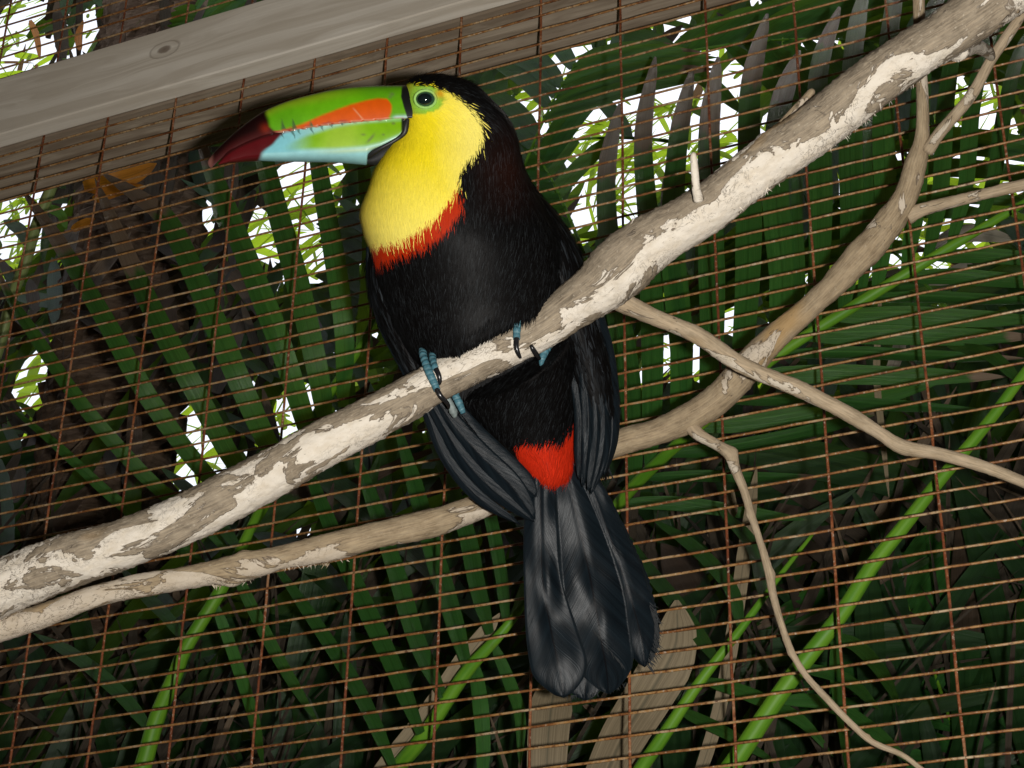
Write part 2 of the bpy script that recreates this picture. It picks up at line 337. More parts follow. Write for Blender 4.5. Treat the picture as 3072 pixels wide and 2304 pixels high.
M['claw'] = mat_plain('black_claw', (0.012, 0.012, 0.013), 0.25)
M['black_skin'] = mat_plain('black_skin', (0.012, 0.012, 0.012), 0.5)
M['chin'] = mat_plain('cream_chin', (0.42, 0.38, 0.14), 0.8, 0.2)
M['eye'] = mat_plain('dark_eye', (0.006, 0.012, 0.012), 0.04, 0.6)
M['iris'] = mat_plain('green_iris', (0.02, 0.06, 0.035), 0.2)
M['soil'] = mat_plain('soil', (0.09, 0.065, 0.045), 0.95, 0.1)
M['planks'] = M['post']

# ------------------------------------------------------------------ setting
g = mesh_obj('ground', [(-60, -60, 0), (60, -60, 0), (60, 60, 0), (-60, 60, 0)], [(0, 1, 2, 3)], M['soil'], smooth=False); g['kind'] = 'structure'
# unseen shelter added to keep daylight off the perch: solid top, back and sides
rf = box('light_blocker_roof', -2.6, 4.6, -3.2, 0.30, 3.55, 3.62, M['planks'], bev=0); rf['kind'] = 'structure'
for nm, a in (('light_blocker_back', (-2.6, 4.6, -3.2, -3.12, -0.02, 3.54)), ('light_blocker_left', (-2.6, -2.52, -3.11, 0.25, -0.02, 3.54)), ('light_blocker_right', (4.52, 4.6, -3.11, 0.25, -0.02, 3.54))):
    w_ = box(nm, *a, M['planks'], bev=0); w_['kind'] = 'structure'

# front board clamping the mesh, and the squared timber behind it
b1 = box('timber_board', -2.5, 4.5, -0.0245, -0.0023, Z0 + 0.045, Z0 + 0.131, M['board'], bev=0.0015)
tag(b1, 'pale weathered pine board with an oval knot, fixed across the top of the wire mesh', 'board')
b2 = box('timber_beam', -2.5, 4.5, 0.0026, 0.0915, Z0 + 0.0475, Z0 + 0.129, M['post'], bev=0.002)
tag(b2, 'dark grey squared timber beam behind the wire mesh, its rough underside showing', 'beam')

# ------------------------------------------------------------------ wire mesh
SP = 0.017; SPX = SP * 5.204251760443474
mesh_root = empty('wire_mesh', (0.4, 0, Z0 - 0.9), 'rusty welded wire mesh wall of closely spaced level wires behind the toucan', 'wire mesh')
def wire_mesh_data(L, r, n, m, axis, seed):
    rng = np.random.default_rng(seed); s = np.linspace(0, L, n)
    V = np.zeros((n, m, 3)); a = np.linspace(0, 2 * np.pi, m, endpoint=False)
    wob = np.cumsum(rng.normal(0, 1, (n, 2)), 0); wob -= np.linspace(0, 1, n)[:, None] * wob[-1]; wob *= 0.00016
    rr = r * (1 + rng.normal(0, 0.06, (n, m)))
    o = [1, 2] if axis == 0 else [1, 0]
    V[..., axis] = s[:, None]; V[..., o[0]] = wob[:, :1] * 0.6 + rr * np.cos(a); V[..., o[1]] = wob[:, 1:] + rr * np.sin(a)
    V = V.reshape(-1, 3); Fc = [list(f) for f in grid_faces(n, m, True)]
    Fc += [list(range(m))[::-1], [(n - 1) * m + k for k in range(m)]]
    return V, Fc
X0, X1 = -9 * SPX, 21 * SPX; ZB, ZT = Z0 - 82 * SP, Z0 + 40 * SP
hv = []; vv = []
for k in range(5):
    V, Fc = wire_mesh_data(X1 - X0, 0.00115, 160, 7, 0, 100 + k); o = mesh_obj('tmp', V, Fc, M['rust']); hv.append(o.data); bpy.data.objects.remove(o)
    V, Fc = wire_mesh_data(ZT - ZB, 0.00130, 130, 7, 2, 200 + k); o = mesh_obj('tmp', V, Fc, M['rust_v']); vv.append(o.data); bpy.data.objects.remove(o)
def add_wire(name, me, loc):
    o = bpy.data.objects.new(name, me); col.objects.link(o); o.parent = mesh_root
    o.matrix_parent_inverse = Matrix.Translation(mesh_root.location).inverted(); o.location = loc; return o
for j in range(-39, 82):
    add_wire('horizontal_wire', hv[j % 5], (X0, -0.0011, Z0 - j * SP + random.gauss(0, 0.0002)))
for i in range(-8, 21):
    add_wire('vertical_wire', vv[i % 5], (i * SPX, 0.0012, ZB))

# ------------------------------------------------------------------ perch branch
perch = empty('perch_branch', P(1300, 1150, 1.40), 'pale grey forked branch with peeling bark, the perch under the toucan', 'branch')
def limb(name, rows, mat, parent, n, m, seed, knots=(), amp=0.05, peel=0.0, rough=1.0):
    """rows: (px, py, radius_px, depth)"""
    r = np.asarray(rows, float)
    pts = P(r[:, 0], r[:, 1], r[:, 3]); rad = r[:, 2] * r[:, 3] / F
    cc = catmull(np.c_[pts, rad], n); C, R = cc[:, :3], np.maximum(cc[:, 3], 0.0004)
    rng = np.random.default_rng(seed); L = np.linalg.norm(np.diff(C, axis=0), axis=1).sum()
    pj = project(C)
    def bump(n_, m_):
        b = 1 + amp * smooth_noise(n_, m_, max(3, int(L / 0.045)), 4, rng) + amp * 0.45 * smooth_noise(n_, m_, max(4, int(L / 0.014)), 8, rng) + rough * 0.022 * rng.normal(size=(n_, m_))
        a = np.linspace(0, 2 * np.pi, m_, endpoint=False)
        for (kx, ky, ka, h, wpx) in knots:
            d2 = ((pj[:, 0] - kx) ** 2 + (pj[:, 1] - ky) ** 2) / wpx ** 2
            b += h * np.exp(-d2)[:, None] * np.exp(-((np.angle(np.exp(1j * (a - ka)))) / 0.55) ** 2)[None]
        return b
    return tube(name, C, R, mat, parent, m, bump, attrs={'peel': peel})
# angle on the ring: pi = towards the viewer, pi/2 / 3pi/2 = either edge
main_rows = [(-160, 1850, 84, 1.405), (0, 1766, 82, 1.405), (110, 1722, 80, 1.405), (250, 1675, 78, 1.404), (400, 1620, 76, 1.403), (560, 1555, 76, 1.402), (760, 1455, 73, 1.401),
        (945, 1348, 70, 1.40), (1110, 1258, 66, 1.40), (1290, 1160, 62, 1.40), (1440, 1083, 62, 1.40), (1600, 1000, 62, 1.40), (1715, 920, 68, 1.398), (1800, 862, 80, 1.395), (1870, 800, 92, 1.39), (1945, 735, 84, 1.385), (2100, 635, 78, 1.375),
        (2265, 510, 74, 1.365), (2440, 386, 76, 1.355), (2600, 262, 80, 1.345), (2760, 150, 78, 1.335), (2905, 60, 80, 1.33), (3072, -60, 82, 1.32), (3300, -200, 84, 1.31)]
main = limb('main_limb', main_rows, M['bark_main'], perch, 420, 64, 3, knots=[(723, 1550, 3.9, 0.22, 22), (485, 1615, 3.3, 0.12, 25), (870, 1355, 2.9, 0.18, 24), (1480, 1085, 3.2, 0.14, 22), (1885, 690, 1.9, 0.35, 22), (2545, 215, 1.9, 0.16, 30), (2300, 430, 1.7, 0.14, 40), (250, 1650, 2.2, 0.1, 40)], amp=0.045)
low_rows = [(-160, 1925, 42, 1.415), (0, 1887, 40, 1.42), (140, 1845, 35, 1.425), (290, 1790, 33, 1.43), (434, 1758, 36, 1.44), (600, 1725, 36, 1.45), (720, 1705, 44, 1.455), (850, 1672, 36, 1.46), (980, 1645, 42, 1.465), (1120, 1608, 40, 1.475), (1290, 1570, 44, 1.485), (1450, 1515, 40, 1.50),
        (1640, 1425, 40, 1.525), (1845, 1335, 41, 1.535), (1970, 1297, 42, 1.535), (2080, 1245, 47, 1.53), (2170, 1180, 47, 1.525), (2260, 1080, 44, 1.52), (2335, 1005, 38, 1.52), (2440, 912, 35, 1.515), (2560, 792, 44, 1.51), (2650, 690, 47, 1.505), (2712, 600, 40, 1.50), (2745, 500, 36, 1.495), (2766, 400, 22, 1.49), (2766, 250, 19, 1.485), (2760, 100, 18, 1.48), (2752, -150, 17, 1.47)]
lowl = limb('side_limb', low_rows, M['bark_side'], perch, 330, 32, 5, knots=[(950, 1625, 1.8, 0.45, 14), (690, 1725, 4.5, 0.4, 26), (735, 1690, 1.7, 0.28, 20), (1310, 1600, 4.6, 0.35, 26), (1240, 1545, 1.8, 0.25, 22), (2570, 760, 1.6, 0.16, 24), (1905, 1295, 1.7, 0.2, 16), (2308, 985, 1.7, 0.2, 18), (2660, 640, 1.6, 0.18, 20)], amp=0.06)
# the left third of this limb has paler flaking bark: a length-wise change of the wood itself
pl = project(np.array([v.co[:] for v in lowl.data.vertices]))[:, 0]
lowl.data.attributes['peel'].data.foreach_set('value', np.clip((1120 - pl) / 500, 0, 1) * 0.10)
limb('twig', [(2782, 452, 22, 1.488), (2830, 385, 19, 1.475), (2913, 286, 17, 1.462), (2968, 188, 16, 1.45), (3023, 108, 16, 1.44), (3090, 10, 15, 1.43), (3200, -150, 14, 1.42)], M['bark_twig'], lowl, 60, 16, 8)
limb('twig', [(2722, 648, 26, 1.50), (2775, 626, 20, 1.497), (2887, 598, 18, 1.49), (2980, 575, 17, 1.485), (3072, 553, 18, 1.48), (3250, 510, 17, 1.47)], M['bark_twig'], lowl, 60, 16, 9, knots=[(3010, 555, 1.7, 0.35, 16)])
limb('twig', [(2070, 1275, 26, 1.528), (2100, 1305, 19, 1.520), (2152, 1335, 16, 1.515), (2190, 1362, 19, 1.51), (2206, 1407, 15, 1.505), (2235, 1480, 13, 1.495), (2256, 1552, 13, 1.485), (2279, 1624, 12, 1.475), (2306, 1722, 15, 1.465), (2322, 1794, 13, 1.455), (2344, 1867, 12, 1.445), (2376, 1957, 12, 1.435), (2423, 2030, 11, 1.425), (2490, 2104, 11, 1.415), (2561, 2176, 11, 1.41), (2619, 2226, 10, 1.405), (2706, 2266, 9, 1.40), (2770, 2312, 8, 1.395), (2900, 2400, 7, 1.39)], M['bark_twig'], lowl, 220, 16, 10, knots=[(2195, 1360, 1.7, 0.4, 12), (2252, 1545, 4.4, 0.4, 10), (2308, 1725, 1.7, 0.35, 14), (2376, 1957, 4.6, 0.3, 9), (2600, 2215, 1.7, 0.4, 8)], amp=0.12)
limb('side_limb', [(1830, 880, 40, 1.40), (1872, 908, 31, 1.405), (1953, 947, 27, 1.41), (2085, 1003, 26, 1.415), (2215, 1090, 25, 1.42), (2330, 1140, 23, 1.42), (2391, 1163, 25, 1.42), (2480, 1208, 22, 1.418), (2569, 1256, 23, 1.415), (2640, 1300, 20, 1.41), (2706, 1340, 23, 1.405), (2800, 1358, 20, 1.40), (2887, 1380, 20, 1.395), (2980, 1410, 19, 1.39), (3072, 1447, 18, 1.385), (3250, 1520, 17, 1.375)], M['bark_twig'], perch, 150, 20, 12, knots=[(2709, 1362, 4.5, 0.35, 14), (2400, 1145, 1.8, 0.3, 12), (2570, 1238, 1.8, 0.3, 12), (2085, 985, 1.8, 0.3, 14)], amp=0.05)
limb('broken_spur', [(2095, 600, 18, 1.345), (2088, 560, 13, 1.34), (2084, 510, 12, 1.338), (2081, 470, 10, 1.336), (2082, 458, 5, 1.336)], M['bark_main'], perch, 24, 12, 13)
limb('broken_spur', [(1880, 715, 22, 1.385), (1892, 685, 12, 1.38), (1899, 662, 5, 1.38), (1900, 655, 2, 1.38)], M['bark_main'], perch, 16, 10, 14)
limb('broken_spur', [(2330, 400, 20, 1.375), (2372, 345, 13, 1.38), (2410, 305, 12, 1.385), (2435, 275, 11, 1.388), (2440, 268, 6, 1.388)], M['bark_side'], perch, 24, 12, 15)
limb('broken_spur', [(2870, 150, 34, 1.36), (2925, 140, 24, 1.40), (2965, 158, 18, 1.435), (2975, 175, 10, 1.447)], M['bark_main'], perch, 24, 12, 16)
limb('broken_spur', [(1425, 1500, 9, 1.475), (1438, 1482, 7, 1.466), (1452, 1462, 4, 1.46)], M['bark_side'], lowl, 10, 8, 17)
# ragged bark fibres that hang off the underside of the limb
def fringe(name, rows, parent, mat, count, lo, hi, seed):
    rng = np.random.default_rng(seed); r = np.asarray(rows, float); V = []; Fc = []; UV = []
    for k in range(count):
        s = rng.random() * (len(r) - 1); i = int(s); f = s - i; q = r[i] * (1 - f) + r[min(i + 1, len(r) - 1)] * f
        base = P(q[0] + rng.normal(0, 5), q[1] + rng.normal(0, 5), q[2] + rng.normal(0, 0.006)); ln = (lo + (hi - lo) * rng.random() ** 2) * PX
        dr = unit(P(q[0] + rng.normal(2, 9), q[1] + 18, q[2] + rng.normal(0, 0.003)) - base); sd_ = unit(np.cross(dr, base - CAM)) * rng.uniform(0.4, 1.3) * PX * 2
        b = len(V); V += [base - sd_, base + sd_, base + dr * ln * 0.6 + sd_ * 0.6, base + dr * ln]; UV += [(0.1 * k, 0)] * 4; Fc += [(b, b + 1, b + 2), (b, b + 2, b + 3)]
    o = mesh_obj(name, V, Fc, mat, parent, uv=UV, attrs={'peel': 0.1}, smooth=False); o['kind'] = 'stuff'; return o
fringe('bark_fibres', [(2090, 712, 1.372), (2200, 615, 1.365), (2290, 560, 1.36), (2370, 492, 1.357), (2480, 425, 1.352), (2560, 372, 1.348), (2620, 325, 1.345), (2760, 222, 1.335)], perch, M['bark_main'], 420, 8, 42, 31)
fringe('bark_fibres', [(640, 1752, 1.45), (690, 1748, 1.452), (740, 1738, 1.455), (800, 1706, 1.458), (880, 1700, 1.46), (960, 1690, 1.465), (1040, 1668, 1.468)], perch, M['bark_side'], 160, 4, 26, 32)

# ------------------------------------------------------------------ toucan
toucan = empty('toucan', BP(1500, 1090, 60), 'black toucan with yellow bib and rainbow bill perched on the pale branch', 'bird')
def pip(poly, u, v):
    poly = np.asarray(poly, float); ins = np.zeros(np.shape(u), bool); n = len(poly)
    for i in range(n):
        x1, y1 = poly[i]; x2, y2 = poly[(i + 1) % n]
        c = ((y1 > v) != (y2 > v)) & (u < (x2 - x1) * (v - y1) / (y2 - y1 + 1e-12) + x1); ins ^= c
    return ins
YEL = [(1216, 258), (1287, 256), (1308, 264), (1349, 279), (1390, 307), (1428, 345), (1448, 403), (1450, 420), (1424, 455), (1388, 495), (1379, 545), (1364, 575), (1323, 629), (1278, 666), (1233, 697), (1188, 724), (1111, 735), (1040, 735), (1040, 480), (1140, 440), (1160, 300)]
RED = [(1379, 545), (1391, 600), (1368, 638), (1323, 682), (1255, 722), (1210, 745), (1129, 776), (1040, 780), (1040, 720), (1111, 725), (1188, 710), (1233, 685), (1278, 652), (1323, 615), (1364, 565)]
SKIN = [(1200, 250), (1254, 256), (1287, 257), (1308, 264), (1334, 276), (1338, 296), (1322, 322), (1296, 337), (1255, 341), (1228, 338), (1205, 300)]
VENT = [(1548, 1325), (1580, 1312), (1640, 1318), (1690, 1312), (1720, 1270), (1745, 1230), (1745, 1420), (1720, 1450), (1600, 1450), (1545, 1370)]
# cross sections at image height v: left, right edge, centre depth, half depth (photo pixels)
SEC = np.array([(222, 1290, 1318, 5, 8), (227, 1258, 1352, 5, 40), (238, 1232, 1388, 5, 66), (256, 1218, 1428, 5, 88), (300, 1214, 1476, 5, 103), (350, 1212, 1518, 5, 110), (400, 1196, 1544, 8, 122), (450, 1160, 1557, 12, 140),
    (500, 1130, 1572, 20, 160), (560, 1108, 1598, 30, 184), (630, 1084, 1640, 45, 205), (690, 1090, 1675, 60, 218), (750, 1108, 1695, 80, 226), (830, 1118, 1705, 105, 230), (910, 1140, 1715, 125, 228), (990, 1178, 1725, 132, 224),
    (1060, 1222, 1735, 138, 208), (1120, 1275, 1745, 172, 186), (1190, 1345, 1748, 205, 166), (1260, 1420, 1742, 222, 140), (1330, 1500, 1736, 228, 112), (1390, 1562, 1726, 226, 80), (1430, 1600, 1712, 222, 48), (1448, 1640, 1690, 220, 12)], float)
NV, NA = 190, 132
vv_ = np.linspace(SEC[0, 0], SEC[-1, 0], NV)
def spl(x, xp, fp):   # smooth interpolation
    c = catmull(np.c_[xp, fp, 0 * fp], 900); o = np.argsort(c[:, 0]); return np.interp(x, c[o, 0], c[o, 1])
secL, secR, secW, secD = [spl(vv_, SEC[:, 0], SEC[:, k]) for k in (1, 2, 3, 4)]
aa = np.linspace(0, 2 * np.pi, NA, endpoint=False)
ex = 2 / np.interp(vv_, [222, 300, 420, 560, 1450], [2.2, 2.9, 2.5, 2.1, 2.0])
ca, sa = np.cos(aa), np.sin(aa)
uu = (secL + secR)[:, None] / 2 + (secR - secL)[:, None] / 2 * np.sign(ca) * np.abs(ca) ** ex[:, None]
ww = secW[:, None] - np.maximum(secD, 2)[:, None] * np.sign(sa) * np.abs(sa) ** ex[:, None]
vvg = np.repeat(vv_[:, None], NA, 1)
# the belly feathers bulge over the top of the perch, below that the body lies behind it
mr = np.array(main_rows); dtop = vvg - (np.interp(uu, mr[:, 0], mr[:, 1]) - np.interp(uu, mr[:, 0], mr[:, 2]) * 1.14)
ww = np.maximum(ww, np.interp(dtop, [-110, -50, -10, 14, 34, 54, 150, 200, 280], [-400, -92, -80, -58, 0, 78, 74, 10, -400]))
bodyV = BP(uu, vvg, ww)
YELLOW = np.array((0.80, 0.66, 0.015)); CREAM = np.array((0.84, 0.74, 0.20)); REDC = np.array((0.42, 0.025, 0.004)); BLACK = np.array((0.0030, 0.0026, 0.0025))
def plumage_colour(u, v, rng=None):
    c = np.tile(BLACK, (u.size, 1)).reshape(u.shape + (3,)).copy()
    nape = np.clip(1 - np.abs(u - 1530) / 130, 0, 1) * np.clip(1 - np.abs(v - 480) / 170, 0, 1)
    c += nape[..., None] * np.array((0.014, 0.003, 0.001))
    y = pip(YEL, u, v); r = pip(RED, u, v) & ~y; ven = pip(VENT, u, v)
    k = np.clip((v - 470) / 240, 0, 1)[..., None]; edge = np.clip((u - 1290) / 120, 0, 1)[..., None]
    yc = YELLOW * (1 - np.maximum(k, edge) * 0.75) + CREAM * np.maximum(k, edge) * 0.75
    if rng is not None: yc = yc * rng.uniform(0.9, 1.1, u.shape)[..., None]
    c[y] = yc[y]; c[r] = REDC; c[ven] = np.array((0.50, 0.022, 0.006))
    return c
def skin_colour(u, v):
    d = np.hypot(u - 1276, (v - 297) * 1.12)
    c = np.tile(np.array((0.42, 0.42, 0.02)), (u.size, 1)).reshape(u.shape + (3,)).copy()
    g_ = np.clip((70 - d) / 26, 0, 1)[..., None]; c = c * (1 - g_) + np.array((0.27, 0.50, 0.04)) * g_
    p_ = np.clip((37 - d) / 6, 0, 1)[..., None]; c = c * (1 - p_) + np.array((0.33, 0.58, 0.16)) * p_
    o_ = np.exp(-(((u - 1322) / 16) ** 2 + ((v - 281) / 13) ** 2))[..., None]; c = c * (1 - o_) + np.array((0.62, 0.30, 0.01)) * o_
    return c
bc = plumage_colour(uu, vvg); front = np.sin(aa)[None] + 0 * uu
sk = pip(SKIN, uu, vvg); bc[sk] = skin_colour(uu, vvg)[sk]
Fb = [list(f) for f in grid_faces(NV, NA, True)]; Fb += [list(range(NA))[::-1], [(NV - 1) * NA + k for k in range(NA)]]
body = mesh_obj('body', bodyV.reshape(-1, 3), Fb, M['skin'], toucan, cols=bc.reshape(-1, 3))

# --- plumage: short tapered barbs rooted on a surface, following the lie of the feathers
def plumage(name, Vg, UVg, parent, count, lenf, widf, colf, flowf, keep, mat, seed, lift=0.28):
    rng = np.random.default_rng(seed); n, m = Vg.shape[:2]
    A = Vg; du = np.roll(A, -1, 1) - A; dv = np.vstack([A[1:] - A[:-1], (A[-1] - A[-2])[None]])
    area = np.linalg.norm(np.cross(du, dv), axis=2); pr = area.ravel() / area.sum()
    idx = rng.choice(n * m, count, p=pr); i, j = idx // m, idx % m; i2, j2 = np.minimum(i + 1, n - 1), (j + 1) % m
    a, b = rng.random(count)[:, None], rng.random(count)[:, None]
    bl = lambda G: (G[i, j] * (1 - a) + G[i2, j] * a) * (1 - b) + (G[i, j2] * (1 - a) + G[i2, j2] * a) * b
    p = bl(A); uvw = bl(UVg); u, v = uvw[:, 0], uvw[:, 1]
    cen = A.mean(1); nrm = unit(np.cross(du, dv))[i, j]; nrm *= np.sign(((p - cen[i]) * nrm).sum(1) + 1e-9)[:, None]
    k = keep(u, v, uvw[:, 2]); p, u, v, nrm = p[k], u[k], v[k], nrm[k]; c = len(p)
    fu, fv = flowf(u, v); depth = project(p)[:, 2]
    fl = P(u + fu * 20 + rng.normal(0, 2.6, c), v + fv * 20 + rng.normal(0, 2.6, c), depth) - P(u, v, depth)
    fl = unit(fl - (fl * nrm).sum(1)[:, None] * nrm)
    L = (lenf(u, v, rng) * PX)[:, None]; W = (widf(u, v, rng) * PX)[:, None]; sd_ = unit(np.cross(fl, nrm))
    lf = lift * rng.uniform(0.4, 1.3, (c, 1))
    q0 = p - nrm * 0.0004; q1 = p + fl * L * 0.5 + nrm * L * lf * 0.55; q2 = p + fl * L + nrm * L * lf * rng.uniform(0.3, 1.0, (c, 1))
    V = np.stack([q0 - sd_ * W, q0 + sd_ * W, q1 + sd_ * W * 0.8, q1 - sd_ * W * 0.8, q2], 1).reshape(-1, 3)
    base = (np.arange(c) * 5)[:, None]
    Fc = np.concatenate([base + np.array([0, 1, 2]), base + np.array([0, 2, 3]), base + np.array([3, 2, 4])], 0)
    cc = colf(u, v, rng); cols = np.repeat(cc[:, None], 5, 1); 
    o = mesh_obj(name, V, Fc, mat, parent, cols=cols.reshape(-1, 3)); o['kind'] = 'stuff'; return o
G3 = np.stack([uu, vvg, ww], -1)
def body_flow(u, v):
    t = np.clip((v - 330) / 120, 0, 1); fu = 0.75 * (1 - t) + t * np.clip((1330 - u) / 900, -0.25, 0.12); fv = 0.55 * (1 - t) + t
    cr = np.clip((262 - v) / 20, 0, 1); return fu * (1 - cr) + cr * 0.9, fv * (1 - cr) + cr * 0.0
def body_len(u, v, r):
    y = pip(YEL, u, v); L = np.where(y, 30, 46) * r.uniform(0.6, 1.25, u.shape); L = np.where(v < 300, 22 * r.uniform(0.5, 1.3, u.shape), L)
    return np.where((v > 980) & (v < 1130), L * 0.8, L)
def body_col(u, v, r):
    ju, jv = u + r.normal(0, 5, u.shape), v + r.normal(0, 6, v.shape); c = plumage_colour(ju, jv, r)
    dark = c.sum(1) < 0.06; sh = r.random(u.shape) ** 6; c[dark] += (sh[dark, None] * np.array((0.016, 0.019, 0.021))); return c
beakbase = [(1000, 230), (1206, 235), (1214, 300), (1226, 356), (1216, 400), (1190, 424), (1150, 452), (1108, 492), (1000, 500)]
nosk = lambda u, v, w: ~((v < 292) & pip(YEL, u, v)) & ~(pip(SKIN, u, v) & (w < 40)) & ~pip(beakbase, u, v)
plumage('plumage', bodyV, G3, body, 150000, body_len, lambda u, v, r: np.where(pip(YEL, u, v), 1.0, 1.5) * r.uniform(0.6, 1.3, u.shape), body_col, body_flow, nosk, M['plume'], 21, 0.13)
plumage('crown_fuzz', bodyV, G3, body, 60000, lambda u, v, r: 26 * r.uniform(0.4, 1.2, u.shape), lambda u, v, r: 0.8 + 0 * u, lambda u, v, r: np.tile(BLACK * 1.3, (len(u), 1)), lambda u, v: (0.9 + 0 * u, -0.2 + 0 * u), lambda u, v, w: (v < 262) & (u > 1212), M['plume'], 23, 0.8)
# longer red under-tail tuft
def vent_col(u, v, r): return np.array((0.52, 0.025, 0.007)) * r.uniform(0.6, 1.25, u.shape)[:, None]
plumage('red_tuft', bodyV, G3, body, 24000, lambda u, v, r: 70 * r.uniform(0.5, 1.1, u.shape), lambda u, v, r: 1.7 + 0 * u, vent_col, lambda u, v: (np.clip((1650 - u) / 140, -0.6, 0.8), 1 + 0 * u), lambda u, v, w: pip([(1548, 1322), (1730, 1318), (1722, 1400), (1700, 1440), (1610, 1430)], u, v), M['plume'], 22, 0.22)

# --- bill
CUL = np.array([(1262, 256), (1206, 256.5), (1097, 259), (1007, 268), (916, 288), (849, 308.5), (781, 340), (713, 390), (659, 440), (629, 474), (623, 489), (628, 500), (634, 505)])
TOM = np.array([(1262, 356), (1228, 356), (1188, 357), (1097, 363), (1007, 372), (939, 381), (871, 392), (803, 404), (736, 429), (690, 454), (659, 481), (642, 497), (634, 505)])
NS, NR = 230, 60
def resample(c, n):
    L = np.r_[0, np.cumsum(np.linalg.norm(np.diff(c, axis=0), axis=1))]; return c[:, 0], c[:, 1], L
cs = catmull(np.c_[CUL, 0 * CUL[:, 0]], NS)[:, :2]; ts = catmull(np.c_[TOM, 0 * TOM[:, 0]], NS)[:, :2]
# pair stations by the same fraction of the way along
hwf = lambda u: np.interp(u, [620, 634, 690, 780, 900, 1050, 1210, 1262], [4, 10, 26, 42, 56, 66, 73, 74])
TEETH_U = [(812, 12, 15), (852, 32, 14), (884, 30, 13), (935, 14, 10)]
TEETH_L = [(826, 14, 9), (845, 20, 8), (878, 28, 10), (896, 18, 8), (934, 24, 9), (966, 16, 8), (996, 10, 7), (1027, 7, 6)]
def sm(x, a, b): t = np.clip((x - a) / (b - a), 0, 1); return t * t * (3 - 2 * t)
def lerp(a, b, t): return a * (1 - t[..., None]) + np.asarray(b) * t[..., None]
tomv = lambda u: np.interp(u, ts[::-1, 0], ts[::-1, 1])
ORA = np.array([(805, 404), (826, 396), (916, 369), (962, 349), (1007, 330), (1052, 313), (1097, 302), (1133, 297), (1161, 299), (1174, 312), (1176, 326), (1170, 342), (1156, 360)])
def wob2(u, v, s, a): return a * (np.sin(u / s + 1.3 * np.sin(v / s * 0.7)) + 0.6 * np.sin(v / (s * 0.6) + u / (s * 1.7)))
def upper_colour(u, v):
    tv = tomv(u); h = tv - v
    c = np.zeros(u.shape + (3,)) + np.array((0.115, 0.36, 0.004))
    cv = np.interp(u, cs[::-1, 0], cs[::-1, 1]); top = sm(v - cv, 34, 4) if False else 1 - sm(v - cv + wob2(u, v, 40, 3), 6, 40)
    c = lerp(c, (0.26, 0.36, 0.015), top * 0.8 * sm(1150 - u, 0, 250))
    c = lerp(c, (0.08, 0.28, 0.008), sm(wob2(u, v, 55, 1), 0.5, 1.6) * 0.5)
    ov = np.interp(u, ORA[:10, 0], ORA[:10, 1]); ora = sm(v - ov + wob2(u, v, 30, 1.2), -5, 4) * sm(1176 - u - (np.abs(v - 324) / 30) ** 2 * 9, -4, 6) * sm(u, 800, 840)
    c = lerp(c, (0.62, 0.085, 0.002), ora)
    c = lerp(c, (0.36, 0.55, 0.48), sm(u, 1170, 1192) * sm(14 - h, 0, 6))
    # reddish cutting edge, scuffed pale
    c = lerp(c, (0.33, 0.05, 0.03), sm(9 - h + wob2(u, v, 9, 1.5), 0, 5) * sm(1120 - u, 0, 90))
    c = lerp(c, (0.52, 0.33, 0.20), sm(3.8 - h + 1.6 * np.sin(u / 7.0) + 1.2 * np.sin(u / 2.9), 0, 2) * 0.75 * sm(u, 740, 800))
    for (tu, th, tw) in TEETH_U:
        x = np.abs(u - tu + h * 0.18); c = lerp(c, (0.05, 0.10, 0.03), 0.85 * sm((tw * 0.5) * (1 - np.clip((h - 7) / th, 0, 1)) - x + 1.5, 0, 3) * (h > 6) * (h < th + 8))
    bt = np.interp(v, [330, 345, 381, 394, 405], [798, 802, 812, 824, 845]); tip = sm(bt - u + wob2(u, v, 12, 1.5), -9, 8)
    red = lerp(np.zeros(u.shape + (3,)) + np.array((0.009, 0.002, 0.002)), (0.045, 0.003, 0.003), sm(34 - h, 0, 30))
    red = lerp(red, (0.16, 0.012, 0.003), np.exp(-(((u - 796) / 15) ** 2 + ((v - 385) / 14) ** 2)))
    red = lerp(red, (0.22, 0.09, 0.07), sm(645 - u, 0, 16) * 0.7)
    c = lerp(c, red * 0 + red, tip) if False else c * (1 - tip[..., None]) + red * tip[..., None]
    bb = np.interp(v, [250, 290, 320, 350, 370], [1206, 1203, 1211, 1221, 1228]); c = lerp(c, (0.008, 0.009, 0.008), sm(u - bb, -2, 2))
    # scuffs and dirt
    for (a, b, s) in ((1176, 283, 7), (1170, 291, 5)): c = lerp(c, (0.12, 0.12, 0.06), 0.6 * np.exp(-(((u - a) / s) ** 2 + ((v - b) / (s * 0.8)) ** 2)))
    cr = np.exp(-((u - (1060 + (v - 325) * 0.9)) / 2.5) ** 2) * sm(v, 322, 330) * sm(362 - v, 0, 8); c = lerp(c, (0.75, 0.42, 0.22), 0.55 * cr)
    return c
th = np.linspace(0, np.pi, NR)
hw = hwf(0.5 * (cs[:, 0] + ts[:, 0])); hw[-1] = 0.5
hh = np.sin(th) ** 0.95; gg = np.sign(np.cos(th)) * np.abs(np.cos(th)) ** 0.72
ub = ts[:, None, 0] + (cs - ts)[:, None, 0] * hh; vb = ts[:, None, 1] + (cs - ts)[:, None, 1] * hh; wb = 0 * ub - hw[:, None] * gg
